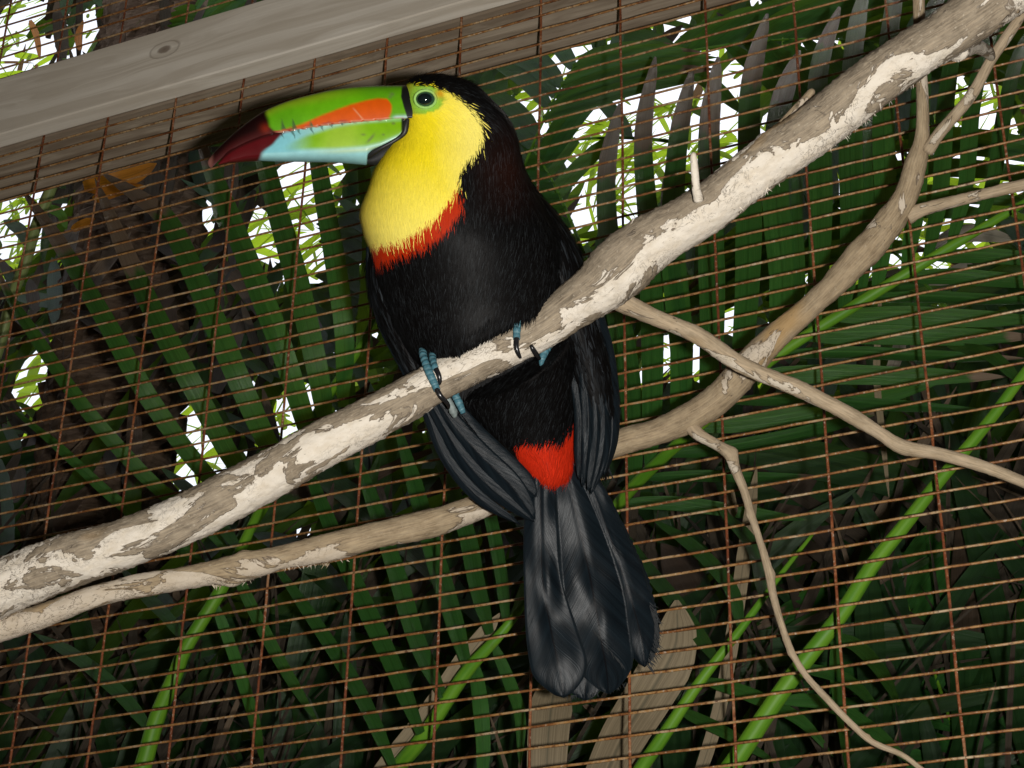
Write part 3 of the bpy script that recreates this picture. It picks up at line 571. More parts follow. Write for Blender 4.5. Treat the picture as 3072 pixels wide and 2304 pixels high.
# notched (serrated) cutting edge
notch = (np.mod(ts[:, 0], 34) / 34) * 3.4 * sm(ts[:, 0], 780, 830) * sm(1180 - ts[:, 0], 0, 60)
vb = vb + (notch[:, None] - 1.2) * (1 - hh) ** 8
Fu = [list(f) for f in grid_faces(NS, NR)]; 
for k in range(NS - 1): Fu.append([k * NR, (k + 1) * NR, (k + 1) * NR + NR - 1, k * NR + NR - 1])
Fu.append(list(range(NR))); 
mesh_obj('upper_mandible', BP(ub, vb, wb).reshape(-1, 3), Fu, M['beak'], toucan, cols=upper_colour(ub, vb - notch[:, None] * (1 - hh) ** 8).reshape(-1, 3))
# lower mandible: side face, ridge, pale underside
ul = np.concatenate([np.linspace(654, 700, 40), np.linspace(703, 1214, 190)])
topl = tomv(ul) - 4.0; topl[:22] = np.maximum(topl[:22], np.linspace(491, topl[22], 22))
ridge = np.interp(ul, [654, 668, 736, 794, 916, 1007, 1097, 1142, 1197, 1214], [493, 486, 465, 459, 453.5, 450, 444.5, 435, 411, 395])
bot = np.interp(ul, [654, 659, 690, 736, 781, 826, 916, 1007, 1052, 1085, 1100, 1104, 1120, 1188, 1214], [493.5, 496, 490, 485.5, 483, 485, 486, 488, 491.5, 494.5, 496, 478, 458, 421, 398])
ridge = np.minimum(np.maximum(ridge, topl + 1), bot - 0.5)
hl = hwf(ul) * 0.985
NQ = 44; tt = np.linspace(0, 1, NQ)
uL = np.repeat(ul[:, None], 2 * NQ - 1, 1); vL = np.zeros_like(uL); wL = np.zeros_like(uL)
for k, t_ in enumerate(tt):
    if t_ < 0.55: f_ = t_ / 0.55; v_ = topl + (ridge - topl) * f_; w_ = -hl * (0.90 + 0.13 * np.sin(f_ * np.pi * 0.62))
    else:
        f_ = (t_ - 0.55) / 0.45; v_ = ridge + (bot - ridge) * (1 - (1 - f_) ** 1.35); w_ = -hl * 1.01 * np.cos(f_ * np.pi / 2) ** 0.85
    vL[:, k] = v_; wL[:, k] = w_; vL[:, 2 * NQ - 2 - k] = v_; wL[:, 2 * NQ - 2 - k] = -w_
def lower_colour(u, v):
    tv = tomv(u); h = v - tv; rd = np.interp(u, ul, ridge); s = h / np.maximum(rd - tv, 3)
    c = np.zeros(u.shape + (3,)) + np.array((0.33, 0.60, 0.50))
    blue = sm(960 - u, -40, 120); c = lerp(c, (0.20, 0.52, 0.58), blue)
    gr = sm(h - np.interp(u, [840, 920, 1010, 1100], [44, 20, 6, 0]), -6, 12) * sm(rd - v + 2, 0, 16) * sm(u, 835, 950)
    c = lerp(c, (0.19, 0.42, 0.004), gr); c = lerp(c, (0.42, 0.58, 0.06), gr * sm(u, 930, 1010) * (1 - sm(u, 1040, 1120)) * 0.5)
    c = lerp(c, (0.17, 0.46, 0.02), sm(u, 1120, 1200) * sm(10 - h, 0, 8) * 0.7)
    und = sm(v - rd, -3, 4); c = lerp(c, (0.30, 0.60, 0.62), und); c = lerp(c, (0.44, 0.58, 0.30), und * sm(u, 900, 1060) * (1 - sm(v - rd, 2, 18)) * 0.8)
    c = lerp(c, (0.30, 0.05, 0.05), sm(8 - h + wob2(u, v, 9, 1.2), 0, 5) * sm(900 - u, 0, 90))
    c = lerp(c, (0.20, 0.06, 0.03), sm(3.0 - h + 1.2 * np.sin(u / 6.0), 0, 2.5) * sm(1190 - u, 0, 60))
    for (tu, tl, tw) in TEETH_L:
        x = np.abs(u - tu - h * 0.22 + 2 * np.sin(h / 4)); c = lerp(c, (0.06, 0.14, 0.12), 0.85 * sm(tw * 0.5 * (1 - np.clip((h - 2) / tl, 0, 1)) - x + 1, 0, 2.5) * (h < tl + 4))
    for (a, b, s1, s2, r_) in ((1116, 411, 12, 4, -0.9), (1180, 370, 6, 4, 0), (1090, 404, 7, 3, 0), (1150, 404, 4, 3, 0), (1107, 421, 9, 3, -0.8)):
        du_, dv_ = u - a, v - b; p_ = du_ * np.cos(r_) - dv_ * np.sin(r_) * -1; q_ = -du_ * np.sin(r_) + dv_ * np.cos(r_); c = lerp(c, (0.12, 0.13, 0.05), 0.75 * np.exp(-((p_ / s1) ** 2 + (q_ / s2) ** 2)))
    bt = np.interp(v, [400, 430, 445, 458, 482, 500], [850, 822, 802, 790, 778, 770]); tip = sm(bt - u + wob2(u, v, 14, 2), -9, 9)
    red = np.zeros(u.shape + (3,)) + np.array((0.085, 0.004, 0.006)); red = lerp(red, (0.025, 0.003, 0.003), sm(12 - h, 0, 12)); c = c * (1 - tip[..., None]) + red * tip[..., None]
    c = lerp(c, (0.01, 0.01, 0.01), sm(u, 1201, 1207))
    return c
NW = 2 * NQ - 1; Fl = [list(f) for f in grid_faces(len(ul), NW)]
for k in range(len(ul) - 1): Fl.append([k * NW, (k + 1) * NW, (k + 1) * NW + NW - 1, k * NW + NW - 1])
Fl += [list(range(NW)), [(len(ul) - 1) * NW + k for k in range(NW)]]
mesh_obj('lower_mandible', BP(uL, vL, wL).reshape(-1, 3), Fl, M['beak'], toucan, cols=lower_colour(uL, vL).reshape(-1, 3))
def btube(name, rows, mat, parent, n=24, m=12, amp=0.0, seed=0):
    r = np.asarray(rows, float); c = catmull(np.c_[BP(r[:, 0], r[:, 1], r[:, 2]), r[:, 3] * PX], n); rng = np.random.default_rng(seed)
    return tube(name, c[:, :3], np.maximum(c[:, 3], 0.0002), mat, parent, m, (lambda a, b: 1 + amp * rng.normal(size=(a, 1)) + 0 * np.zeros((a, b))) if amp else None)
btube('gape_skin', [(1224, 356, -76, 5), (1218, 378, -77, 9), (1213, 398, -78, 8), (1196, 414, -74, 6), (1168, 431, -72, 6), (1140, 446, -66, 7), (1112, 462, -50, 9), (1092, 476, -20, 9)], M['black_skin'], toucan, 40)
btube('throat_skin', [(1086, 480, 0, 4), (1110, 481, 0, 14), (1140, 470, 5, 28), (1175, 448, 10, 44), (1220, 420, 10, 60)], M['black_skin'], toucan, 20)
# --- eye
def ball(name, u, v, w, ru, rv, rw, mat, parent, n=24, m=40):
    a = np.linspace(0, np.pi, n); b = np.linspace(0, 2 * np.pi, m, endpoint=False)
    U = u + ru * np.sin(a)[:, None] * np.cos(b); Vv = v + rv * np.sin(a)[:, None] * np.sin(b); W = w - rw * np.cos(a)[:, None] + 0 * U
    return mesh_obj(name, BP(U, Vv, W).reshape(-1, 3), [list(f) for f in grid_faces(n, m, True)], mat, parent)
eye = ball('eye', 1276, 297, -96, 29, 23, 18, M['iris'], toucan); ball('pupil', 1275, 297, -99, 25.5, 20, 17.5, M['eye'], eye)
# lids: a raised wrinkled ring of bare skin
ar = np.linspace(0, 2 * np.pi, 72, endpoint=False); br = np.linspace(0, 2 * np.pi, 16, endpoint=False)
RU = 1276 + (32 + 4.5 * np.cos(br))[None] * np.cos(ar)[:, None]; RV = 297 + (26 + 4.5 * np.cos(br))[None] * np.sin(ar)[:, None]; RW = -99 - 6 * np.sin(br)[None] + RNG.normal(0, 0.7, (72, 16))
i_, j_ = np.meshgrid(np.arange(72), np.arange(16), indexing='ij'); Fr = np.stack([i_ * 16 + j_, ((i_ + 1) % 72) * 16 + j_, ((i_ + 1) % 72) * 16 + (j_ + 1) % 16, i_ * 16 + (j_ + 1) % 16], -1).reshape(-1, 4)
mesh_obj('eye_ring', BP(RU, RV, RW).reshape(-1, 3), Fr, M['skin'], toucan, cols=skin_colour(RU, RV).reshape(-1, 3))

# --- wings, flight feathers and tail
def blade(name, rows, parent, mat, n=36, m=13, camber=0.25, twist=0.0, seed=0, fray=0.0, tip=0.12, wave=2.0):
    """rows: (u, v, w, half width) from root to tip"""
    r = np.asarray(rows, float); c = catmull(np.c_[r[:, :3], r[:, 3]], n); rng = np.random.default_rng(seed)
    s = np.linspace(0, 1, n); T = unit(np.gradient(c[:, :2], axis=0)); S = np.stack([-T[:, 1], T[:, 0]], 1)
    hwid = c[:, 3] * np.where(s > 1 - tip, np.sqrt(np.clip(1 - ((s - (1 - tip)) / tip) ** 2, 0, 1)), 1); hwid = np.maximum(hwid, 0.6)
    x = np.linspace(-1, 1, m); fr = 1 + fray * rng.normal(size=(n, 1)) * (np.abs(x)[None] ** 3)
    u = c[:, None, 0] + S[:, None, 0] * hwid[:, None] * x * fr; v = c[:, None, 1] + S[:, None, 1] * hwid[:, None] * x * fr
    w = c[:, None, 2] + hwid[:, None] * (camber * x ** 2 + twist * x) + wave * smooth_noise(n, m, 6, 3, rng) - 2.5 * np.exp(-(x / 0.06) ** 2)
    V = BP(u, v, w); uv = np.stack([np.repeat((x[None] + 1) / 2, n, 0), np.repeat(s[:, None], m, 1)], -1)
    vd = unit(V - CAM) * 0.00045          # a real sheet: front and back skins 0.45 mm apart
    VV = np.concatenate([V.reshape(-1, 3), (V + vd).reshape(-1, 3)]); k = n * m
    f = grid_faces(n, m); rim = []
    ed = [i * m for i in range(n)] + [(n - 1) * m + j for j in range(1, m)] + [i * m + m - 1 for i in range(n - 2, -1, -1)] + [j for j in range(m - 2, 0, -1)]
    for a in range(len(ed)): b = (a + 1) % len(ed); rim.append([ed[a], ed[b], ed[b] + k, ed[a] + k])
    Fc = np.concatenate([f, f[:, ::-1] + k, np.array(rim)])
    return mesh_obj(name, VV, Fc, mat, parent, uv=np.tile(uv.reshape(-1, 2), (2, 1)))
def wing_shell(name, rows, parent, seed, flow, count):
    r = np.asarray(rows, float); n, m = 70, 56; v = np.linspace(r[0, 0], r[-1, 0], n); L, R_, W, D_ = [spl(v, r[:, 0], r[:, k]) for k in (1, 2, 3, 4)]
    a = np.linspace(0, 2 * np.pi, m, endpoint=False)
    U = (L + R_)[:, None] / 2 + (R_ - L)[:, None] / 2 * np.cos(a); Wd = W[:, None] - D_[:, None] * np.sin(a); Vg = np.repeat(v[:, None], m, 1); A = BP(U, Vg, Wd)
    Fc = [list(f) for f in grid_faces(n, m, True)] + [list(range(m))[::-1], [(n - 1) * m + k for k in range(m)]]
    o = mesh_obj(name, A.reshape(-1, 3), Fc, M['skin'], parent, cols=np.tile(BLACK, (n * m, 1)))
    def colf(u, v, rr): 
        sh = rr.random(u.shape) ** 5; return BLACK + sh[:, None] * np.array((0.022, 0.027, 0.031))
    plumage('covert_feathers', A, np.stack([U, Vg, Wd], -1), o, count, lambda u, v, rr: 75 * rr.uniform(0.5, 1.2, u.shape), lambda u, v, rr: 5.0 * rr.uniform(0.3, 1.2, u.shape), colf, flow, lambda u, v, w: v > -1, M['plume'], seed, 0.10)
    return o
rw_ = wing_shell('wing', [(500, 1500, 1560, 60, 40), (560, 1520, 1602, 70, 70), (640, 1545, 1668, 85, 95), (730, 1570, 1728, 105, 110), (820, 1595, 1756, 120, 115), (920, 1630, 1788, 130, 105), (1020, 1672, 1818, 135, 90), (1120, 1700, 1838, 140, 72), (1220, 1722, 1846, 145, 55), (1310, 1745, 1838, 150, 36), (1380, 1780, 1822, 150, 12)], toucan, 41, lambda u, v: (0.25 + 0 * u, 1 + 0 * u), 5200)
lw_ = wing_shell('wing', [(720, 1112, 1135, 60, 20), (770, 1104, 1160, 75, 45), (850, 1104, 1185, 90, 60), (940, 1126, 1215, 110, 60), (1030, 1166, 1250, 130, 56), (1110, 1210, 1290, 145, 50), (1200, 1268, 1350, 160, 42), (1290, 1330, 1425, 172, 30), (1350, 1390, 1455, 176, 10)], toucan, 42, lambda u, v: (0.42 + 0 * u, 1 + 0 * u), 3000)
for k, rows in enumerate([
    [(1772, 880, 60, 18), (1815, 1040, 92, 24), (1834, 1180, 110, 24), (1836, 1310, 118, 20), (1812, 1428, 120, 12)],
    [(1740, 880, 40, 18), (1790, 1060, 76, 22), (1812, 1220, 92, 22), (1808, 1360, 100, 20), (1772, 1484, 104, 12)],
    [(1720, 900, 40, 16), (1768, 1060, 72, 18), (1790, 1220, 84, 20), (1786, 1360, 92, 20), (1764, 1474, 98, 12)],
    [(1700, 920, 40, 16), (1744, 1080, 70, 18), (1764, 1220, 80, 20), (1762, 1350, 88, 20), (1748, 1462, 94, 12)],
    [(1690, 960, 60, 14), (1724, 1110, 84, 18), (1742, 1240, 92, 20), (1742, 1350, 98, 20), (1738, 1440, 102, 12)]]):
    blade('flight_feather', rows, rw_, M['feather'], camber=0.55, twist=-0.35, seed=50 + k, tip=0.2)
for k, rows in enumerate([
    [(1106, 740, 60, 8), (1112, 850, 72, 12), (1150, 980, 100, 14), (1206, 1090, 120, 14), (1280, 1235, 128, 16), (1335, 1368, 138, 18), (1430, 1485, 146, 20), (1562, 1574, 152, 12)],
    [(1118, 760, 40, 7), (1130, 880, 48, 10), (1180, 1000, 74, 12), (1240, 1110, 104, 14), (1318, 1255, 118, 20), (1390, 1375, 128, 24), (1480, 1468, 136, 26), (1604, 1566, 142, 18)],
    [(1190, 960, 80, 8), (1270, 1130, 104, 16), (1350, 1255, 110, 26), (1440, 1365, 120, 36), (1530, 1455, 128, 38), (1606, 1558, 136, 26)],
    [(1330, 1180, 130, 20), (1410, 1290, 150, 34), (1490, 1375, 162, 40), (1560, 1445, 168, 40), (1610, 1490, 172, 26)]]):
    blade('flight_feather', rows, lw_, M['feather'], camber=0.30, twist=0.25, seed=60 + k, tip=0.16)
tail_root = None
TAILS = [([(1625, 1390, 196, 30), (1622, 1560, 190, 50), (1628, 1740, 184, 57), (1655, 1900, 180, 78), (1680, 2010, 180, 84), (1692, 2094, 182, 50)], 0.16, 0.10, 0.0),
         ([(1690, 1390, 204, 30), (1738, 1580, 200, 66), (1776, 1760, 196, 92), (1800, 1900, 196, 92), (1818, 2000, 200, 84), (1826, 2082, 204, 46)], -0.22, 0.18, 0.01),
         ([(1752, 1410, 210, 26), (1815, 1570, 208, 44), (1868, 1720, 206, 62), (1908, 1850, 208, 62), (1926, 1930, 210, 54), (1934, 2002, 212, 28)], 0.30, -0.2, 0.03),
         ([(1680, 1420, 226, 40), (1716, 1640, 224, 80), (1742, 1840, 222, 92), (1752, 1980, 222, 84), (1756, 2102, 224, 50)], 0.12, 0.0, 0.0),
         ([(1770, 1430, 232, 24), (1842, 1590, 230, 34), (1902, 1740, 228, 42), (1944, 1850, 226, 30), (1962, 1925, 226, 16)], 0.2, -0.25, 0.04)]
tail_root = blade('tail', TAILS[3][0], toucan, M['feather'], n=60, m=17, camber=TAILS[3][1], twist=TAILS[3][2], seed=73, wave=8)
for k in (0, 1, 2, 4): blade('tail_feather', TAILS[k][0], tail_root, M['feather'], n=60, m=17, camber=TAILS[k][1], twist=TAILS[k][2], seed=70 + k, fray=TAILS[k][3], tip=0.14, wave=9)
# loose broken barbs on the worn tail edge
rng = np.random.default_rng(77); V = []; Fc = []
for k in range(150):
    t_ = rng.random(); side = rng.random()
    if side < 0.5: u0 = 1945 + 20 * np.sin(t_ * 3) - 25 * (t_ - 0.3) ** 2; v0 = 1800 + 190 * t_; du, dv = rng.uniform(6, 34), rng.uniform(10, 42)
    elif side < 0.75: u0 = 1775 + 90 * t_; v0 = 1885 + 110 * t_; du, dv = rng.uniform(4, 24), rng.uniform(8, 26)
    else: u0 = 1690 + 190 * t_; v0 = 2086 - 40 * t_ * t_; du, dv = rng.uniform(-5, 12), rng.uniform(10, 26)
    w0 = 176 if 0.5 <= side < 0.75 else 214
    b = len(V); V += [BP(u0 - 1.3, v0, w0), BP(u0 + 1.3, v0 + 1, w0), BP(u0 + du * .6 + 1, v0 + dv * .5, w0 - 2), BP(u0 + du, v0 + dv, w0 - 3)]; Fc += [(b, b + 1, b + 2), (b, b + 2, b + 3)]
wb_ = mesh_obj('worn_barbs', V, Fc, M['plume'], tail_root, cols=np.tile(np.array((0.02, 0.022, 0.023)), (len(V), 1)), smooth=False); wb_['kind'] = 'stuff'
# --- feet
def foot(toes, claws, pads):
    f_ = None
    for k, rows in enumerate(toes):
        o = btube('foot' if f_ is None else 'toe', rows, M['toe'], toucan if f_ is None else f_, 26, 14, 0.035, k)
        f_ = f_ or o
    for rows in pads: btube('toe_pad', rows, M['pad'], f_, 14, 12, 0.05, 3)
    for rows in claws: btube('claw', rows, M['claw'], f_, 18, 10)
    return f_
foot([[(1268, 1040, 30, 12), (1269, 1062, -14, 12), (1276, 1088, -48, 12), (1288, 1118, -70, 12.5), (1302, 1148, -77, 11.5), (1312, 1172, -76, 10.5)],
      [(1296, 1050, 20, 11), (1298, 1075, -30, 11), (1304, 1100, -62, 10), (1309, 1110, -68, 9)],
      [(1375, 1150, 70, 12), (1366, 1182, 62, 12), (1378, 1210, 56, 12), (1390, 1240, 50, 8)]],
     [[(1309, 1166, -80, 8.5), (1322, 1188, -84, 8), (1337, 1204, -76, 7), (1345, 1216, -62, 6), (1346, 1226, -48, 3)], [(1308, 1106, -72, 8), (1317, 1126, -80, 7.5), (1320, 1145, -80, 6), (1317, 1155, -78, 3)]],
     [[(1338, 1190, 20, 9), (1352, 1216, 26, 12), (1362, 1240, 34, 11), (1364, 1252, 40, 6)]])
foot([[(1572, 900, 40, 12), (1563, 930, -14, 12), (1556, 958, -50, 12), (1551, 990, -68, 11.5), (1550, 1020, -72, 10.5)],
      [(1545, 925, 10, 8), (1543, 955, -40, 8), (1544, 975, -54, 7)],
      [(1665, 1010, 70, 12), (1646, 1036, 56, 13), (1632, 1060, 42, 13), (1625, 1084, 36, 9), (1626, 1114, 34, 2)]],
     [[(1550, 1014, -76, 8.5), (1549, 1038, -84, 8), (1554, 1058, -84, 7), (1562, 1074, -76, 4)], [(1592, 1034, -52, 5), (1599, 1048, -50, 8), (1609, 1063, -34, 8), (1618, 1076, -10, 6)]], [])

# ------------------------------------------------------------------ palms behind the wire
def ribbon(C, Wd, dry=1.2, rnd=0.5, fold=0.22, twist=0.0, m=5, prof=None):
    """a leaflet: C centre line (n,3) base to tip, Wd full width (m); folded along its midrib"""
    n = len(C); s = np.linspace(0, 1, n)
    p = np.interp(s, [0, 0.12, 0.35, 0.7, 0.9, 1], [0.45, 0.85, 1, 0.85, 0.45, 0.04]) if prof is None else prof(s)
    T = unit(np.gradient(C, axis=0)); view = unit(C - CAM); S = unit(np.cross(T, view)); N = np.cross(S, T)
    tw = twist if np.ndim(twist) else twist * np.ones(n)
    S2 = S * np.cos(tw)[:, None] + N * np.sin(tw)[:, None]; N2 = -S * np.sin(tw)[:, None] + N * np.cos(tw)[:, None]
    x = np.linspace(-1, 1, m); h = (Wd * p / 2)[:, None, None]
    V = C[:, None] + S2[:, None] * x[None, :, None] * h + N2[:, None] * (1 - np.abs(x))[None, :, None] * h * fold
    uv = np.stack([np.repeat((x[None] + 1) / 2, n, 0), np.repeat(s[:, None], m, 1)], -1)
    return V.reshape(-1, 3), grid_faces(n, m), uv.reshape(-1, 2), np.full(n * m, dry), np.full(n * m, rnd)
def leaf_obj(name, px, wpx, parent, mat=None, dry=1.2, fold=0.2, twist=0.0, n=18, rnd=None, prof=None):
    p = np.asarray(px, float); C = catmull(Q(p[:, 0], p[:, 1], p[:, 2]), n); dep = project(C.mean(0))[2]
    V, Fc, uv, d, r = ribbon(C, wpx * dep / F, dry, random.random() if rnd is None else rnd, fold, twist, prof=prof)
    return mesh_obj(name, V, Fc, mat or M['leaf'], parent, uv=uv, attrs={'dry': d, 'rnd': r})
def stem_obj(name, px, mat, parent, n=40, m=10):
    p = np.asarray(px, float); c = catmull(np.c_[Q(p[:, 0], p[:, 1], p[:, 2]), p[:, 3]], n); dep = project(c[:, :3])[:, 2]
    return tube(name, c[:, :3], c[:, 3] * dep / F, mat, parent, m)
def frond(label, stem, leaves, smat='stem', group=None, name='palm_frond'):
    s0 = stem[0]; root = empty(name, Q(s0[0], s0[1], s0[2]), label, 'palm frond', group)
    stem_obj('leaf_stalk', stem, M[smat], root)
    for l in leaves: leaf_obj('leaflet', l[0], l[1], root, dry=l[2] if len(l) > 2 else 1.2, twist=l[3] if len(l) > 3 else random.uniform(-0.25, 0.25), rnd=l[4] if len(l) > 4 else None, prof=l[5] if len(l) > 5 else None, fold=random.uniform(0.18, 0.4))
    return root
K = 1.38878
def ov(pts): return [(a * K, b * K, y) for a, b, y in pts]
# frond with long slanting leaflets, behind the left part of the mesh
frond('palm frond of long slanting green leaflets with dry tips below the pale board',
      [(700, 1660, 0.34, 22), (860, 1400, 0.26, 20), (971, 1210, 0.20, 17), (1080, 1042, 0.15, 12), (1130, 930, 0.13, 6)],
      [(ov([(505, 1210, .31), (420, 1110, .27), (330, 1045, .2), (180, 878, .12), (62, 705, .09), (20, 640, .10), (-15, 560, .11)]), 46, 0.88),
       (ov([(560, 1120, .29), (450, 1030, .22), (325, 865, .12), (235, 705, .08), (150, 560, .09), (92, 470, .12), (40, 400, .15)]), 58, 0.66),
       (ov([(600, 1080, .27), (520, 1020, .2), (425, 850, .1), (350, 710, .07), (285, 575, .08), (240, 470, .10), (205, 385, .13)]), 64, 0.62),
       (ov([(640, 1040, .25), (590, 980, .18), (520, 830, .1), (440, 640, .07), (365, 480, .08), (300, 425, .10), (215, 370, .14)]), 70, 0.68),
       (ov([(680, 985, .24), (650, 880, .15), (595, 715, .09), (528, 545, .08), (470, 400, .09), (445, 340, .12), (420, 260, .14)]), 70, 0.80),
       (ov([(705, 940, .22), (690, 820, .14), (645, 620, .1), (598, 450, .1), (565, 320, .12), (540, 200, .16)]), 70, 0.95),
       (ov([(740, 880, .20), (745, 740, .13), (728, 590, .1), (700, 430, .11), (680, 300, .13), (668, 200, .16)]), 62, 1.1),
       (ov([(775, 770, .17), (790, 660, .13), (800, 540, .12), (790, 400, .14), (770, 250, .16)]), 50, 1.1),
       (ov([(480, 1260, .34), (400, 1190, .32), (250, 1080, .28), (120, 960, .24), (20, 880, .24)]), 36, 1.1)], 'stem')
# big frond whose rachis climbs to the right: tall upright leaflets above it, level leaflets below
rach = [(1700, 1760, 0.30, 20), (1845, 1527, 0.22, 20), (1971, 1389, 0.17, 19), (2127, 1252, 0.13, 18), (2310, 1082, 0.10, 18), (2540, 932, 0.09, 18), (2770, 790, 0.085, 17), (3020, 640, 0.09, 13), (3300, 480, 0.11, 10)]
ups = []
strap = lambda s: np.interp(s, [0, 0.08, 0.3, 0.78, 0.93, 1], [0.4, 0.8, 1, 0.8, 0.5, 0.12])
for (xb, yb, xt, yt, w, dry) in [(1905, 0, 1800, 330, 72, 0.70), (1950, 0, 1925, 190, 70, 0.66), (2030, 0, 2035, 225, 74, 0.74), (2120, 0, 2130, 190, 78, 0.66), (2215, 0, 2260, 60, 76, 0.70), (2330, 0, 2340, 170, 82, 0.72),
        (2440, 0, 2460, 40, 70, 0.8), (2530, 0, 2570, -40, 74, 0.95), (2630, 0, 2680, -90, 66, 1.1), (2715, 0, 2800, -90, 60, 1.1), (2780, 0, 2890, -60, 54, 1.1), (2850, 0, 2985, 0, 50, 1.1), (2930, 0, 3080, 60, 46, 1.1), (2060, 0, 1985, 420, 40, 0.6), (2380, 0, 2400, 330, 36, 1.1), (2580, 0, 2620, 200, 40, 1.1)]:
    ya = np.interp(xb, [r[0] for r in rach], [r[1] for r in rach]); Yb = np.interp(xb, [r[0] for r in rach], [r[2] for r in rach])
    bx = random.uniform(-16, 16)
    ups.append(([(xb, ya, Yb), (xb + (xt - xb) * 0.25 + 14, ya + (yt - ya) * 0.25, Yb + .01), (xb + (xt - xb) * 0.55 + bx, ya + (yt - ya) * 0.55, Yb + .03), (xb + (xt - xb) * 0.82, ya + (yt - ya) * 0.82, Yb + .08), (xt + random.uniform(10, 70), yt - 20, Yb + .17)], w, dry, random.uniform(-0.35, 0.2), random.uniform(0.1, 0.9), strap))
downs = []
for (xb, xt, yt, w) in [(2000, 2700, 1210, 54), (2090, 2860, 1130, 58), (2180, 2960, 1230, 58), (2260, 3020, 1130, 62), (2340, 3080, 1075, 62), (2420, 3120, 1010, 62), (2510, 3150, 960, 60), (2600, 3180, 900, 58), (2700, 3220, 850, 54), (2800, 3260, 780, 50), (1930, 2480, 1430, 48), (1860, 2420, 1560, 46)]:
    ya = np.interp(xb, [r[0] for r in rach], [r[1] for r in rach]); Yb = np.interp(xb, [r[0] for r in rach], [r[2] for r in rach])
    downs.append(([(xb, ya, Yb), (xb + (xt - xb) * 0.3, ya + (yt - ya) * 0.12 - 6, Yb + .03), (xb + (xt - xb) * 0.65, ya + (yt - ya) * 0.5, Yb + .06), (xt, yt, Yb + .1)], w, 1.0 if random.random() < 0.6 else 0.86, random.uniform(-0.2, 0.9), 0.0))
frond('large palm frond rising to the right behind the branch, upright leaflets with brown tips', rach, ups + downs)
# frond along the bottom, bright stalk with leaflets fanning up to the left
st = [(1120, 2420, 0.16, 26), (1198, 2297, 0.13, 25), (1270, 2210, 0.11, 24), (1397, 2019, 0.09, 21), (1498, 1906, 0.08, 16), (1580, 1800, 0.08, 10), (1640, 1690, 0.09, 5)]
lv = []
for (xb, yb, pts, w) in [(1262, 2200, [(1180, 2000), (1060, 1740), (960, 1500), (880, 1300)], 56), (1330, 2090, [(1250, 1920), (1190, 1720), (1110, 1480), (1040, 1300)], 56), (1400, 1995, [(1350, 1820), (1310, 1690), (1240, 1440), (1180, 1240)], 60), (1470, 1900, [(1430, 1750), (1400, 1600), (1330, 1400), (1270, 1250)], 54),
                          (1180, 2300, [(1100, 2120), (1020, 1980), (900, 1800), (800, 1660)], 46), (1520, 1880, [(1500, 1700), (1460, 1500), (1420, 1350), (1390, 1220)], 40), (1540, 1850, [(1600, 1700), (1650, 1500), (1680, 1300)], 40), (1420, 1980, [(1440, 2100), (1450, 2250), (1440, 2400)], 50), (1480, 1930, [(1530, 2050), (1560, 2150), (1560, 2300)], 40)]:
    lv.append(([(xb, yb, .09)] + [(a, b, .09 + .03 * (k + 1)) for k, (a, b) in enumerate(pts)], w, 1.2))
frond('palm frond with a bright green stalk and fanned leaflets below the lower limb', st, lv)
frond('thick bright green palm stalk slanting behind the mesh beneath the thin bare side branch', [(2060, 2480, 0.10, 32), (2200, 2290, 0.09, 30), (2326, 2102, 0.08, 28), (2417, 1979, 0.075, 27), (2525, 1841, 0.07, 25), (2615, 1700, 0.07, 24), (2706, 1585, 0.07, 22), (2814, 1447, 0.07, 20), (2959, 1274, 0.07, 18), (3072, 1122, 0.07, 16), (3200, 960, 0.08, 13)],
      [([(2470, 1915, .08), (2560, 1930, .12), (2640, 2010, .2), (2700, 2120, .3)], 44, 1.2), ([(2330, 2100, .09), (2480, 2110, .14), (2620, 2190, .22), (2740, 2300, .3)], 46, 1.2), ([(2400, 2000, .09), (2540, 2040, .15), (2640, 2130, .24)], 40, 1.2), ([(2520, 1850, .08), (2505, 2000, .12), (2530, 2180, .2), (2545, 2330, .3)], 36, 1.2), ([(3060, 1140, .08), (2960, 1060, .12), (2840, 1040, .2)], 40, 1.2)])
frond('slim green palm stalk behind the mesh below the toucan tail', [(1850, 2420, 0.12, 22), (1924, 2304, 0.11, 22), (1989, 2210, 0.10, 21), (2098, 2048, 0.09, 17), (2224, 1885, 0.09, 13), (2330, 1740, 0.10, 9), (2440, 1600, 0.12, 5)],
      [([(2224, 1885, .09), (2190, 1760, .12), (2080, 1640, .18), (1960, 1560, .24)], 46, 1.2), ([(2150, 1980, .1), (2020, 1800, .16), (1940, 1700, .22), (1880, 1600, .26)], 50, 1.2), ([(2290, 1790, .1), (2260, 1640, .16), (2150, 1520, .22)], 46, 1.2), ([(2110, 2040, .1), (2240, 2080, .16), (2400, 2160, .24), (2500, 2270, .3)], 44, 1.2), ([(2040, 2130, .1), (2180, 2200, .18), (2330, 2290, .26)], 40, 1.2)])
frond('green palm stalk rising behind the lower limb, crossed by dark leaflets', [(380, 2420, 0.14, 30), (427, 2304, 0.13, 28), (470, 2156, 0.12, 26), (524, 2029, 0.11, 24), (560, 1939, 0.11, 22), (669, 1758, 0.11, 20), (745, 1600, 0.12, 16), (800, 1480, 0.14, 10)],
      [([(560, 1930, .12), (500, 1850, .14), (440, 1790, .2), (360, 1700, .3)], 40, 1.2), ([(450, 2190, .13), (360, 2080, .16), (230, 1970, .2), (100, 1900, .26)], 44, 1.2), ([(700, 1700, .12), (760, 1830, .16), (850, 2000, .22), (960, 2180, .3)], 40, 1.2), ([(640, 1800, .12), (700, 1960, .16), (760, 2150, .22), (790, 2300, .3)], 38, 1.2), ([(720, 1650, .12), (600, 1500, .18), (480, 1400, .26)], 40, 1.2)])
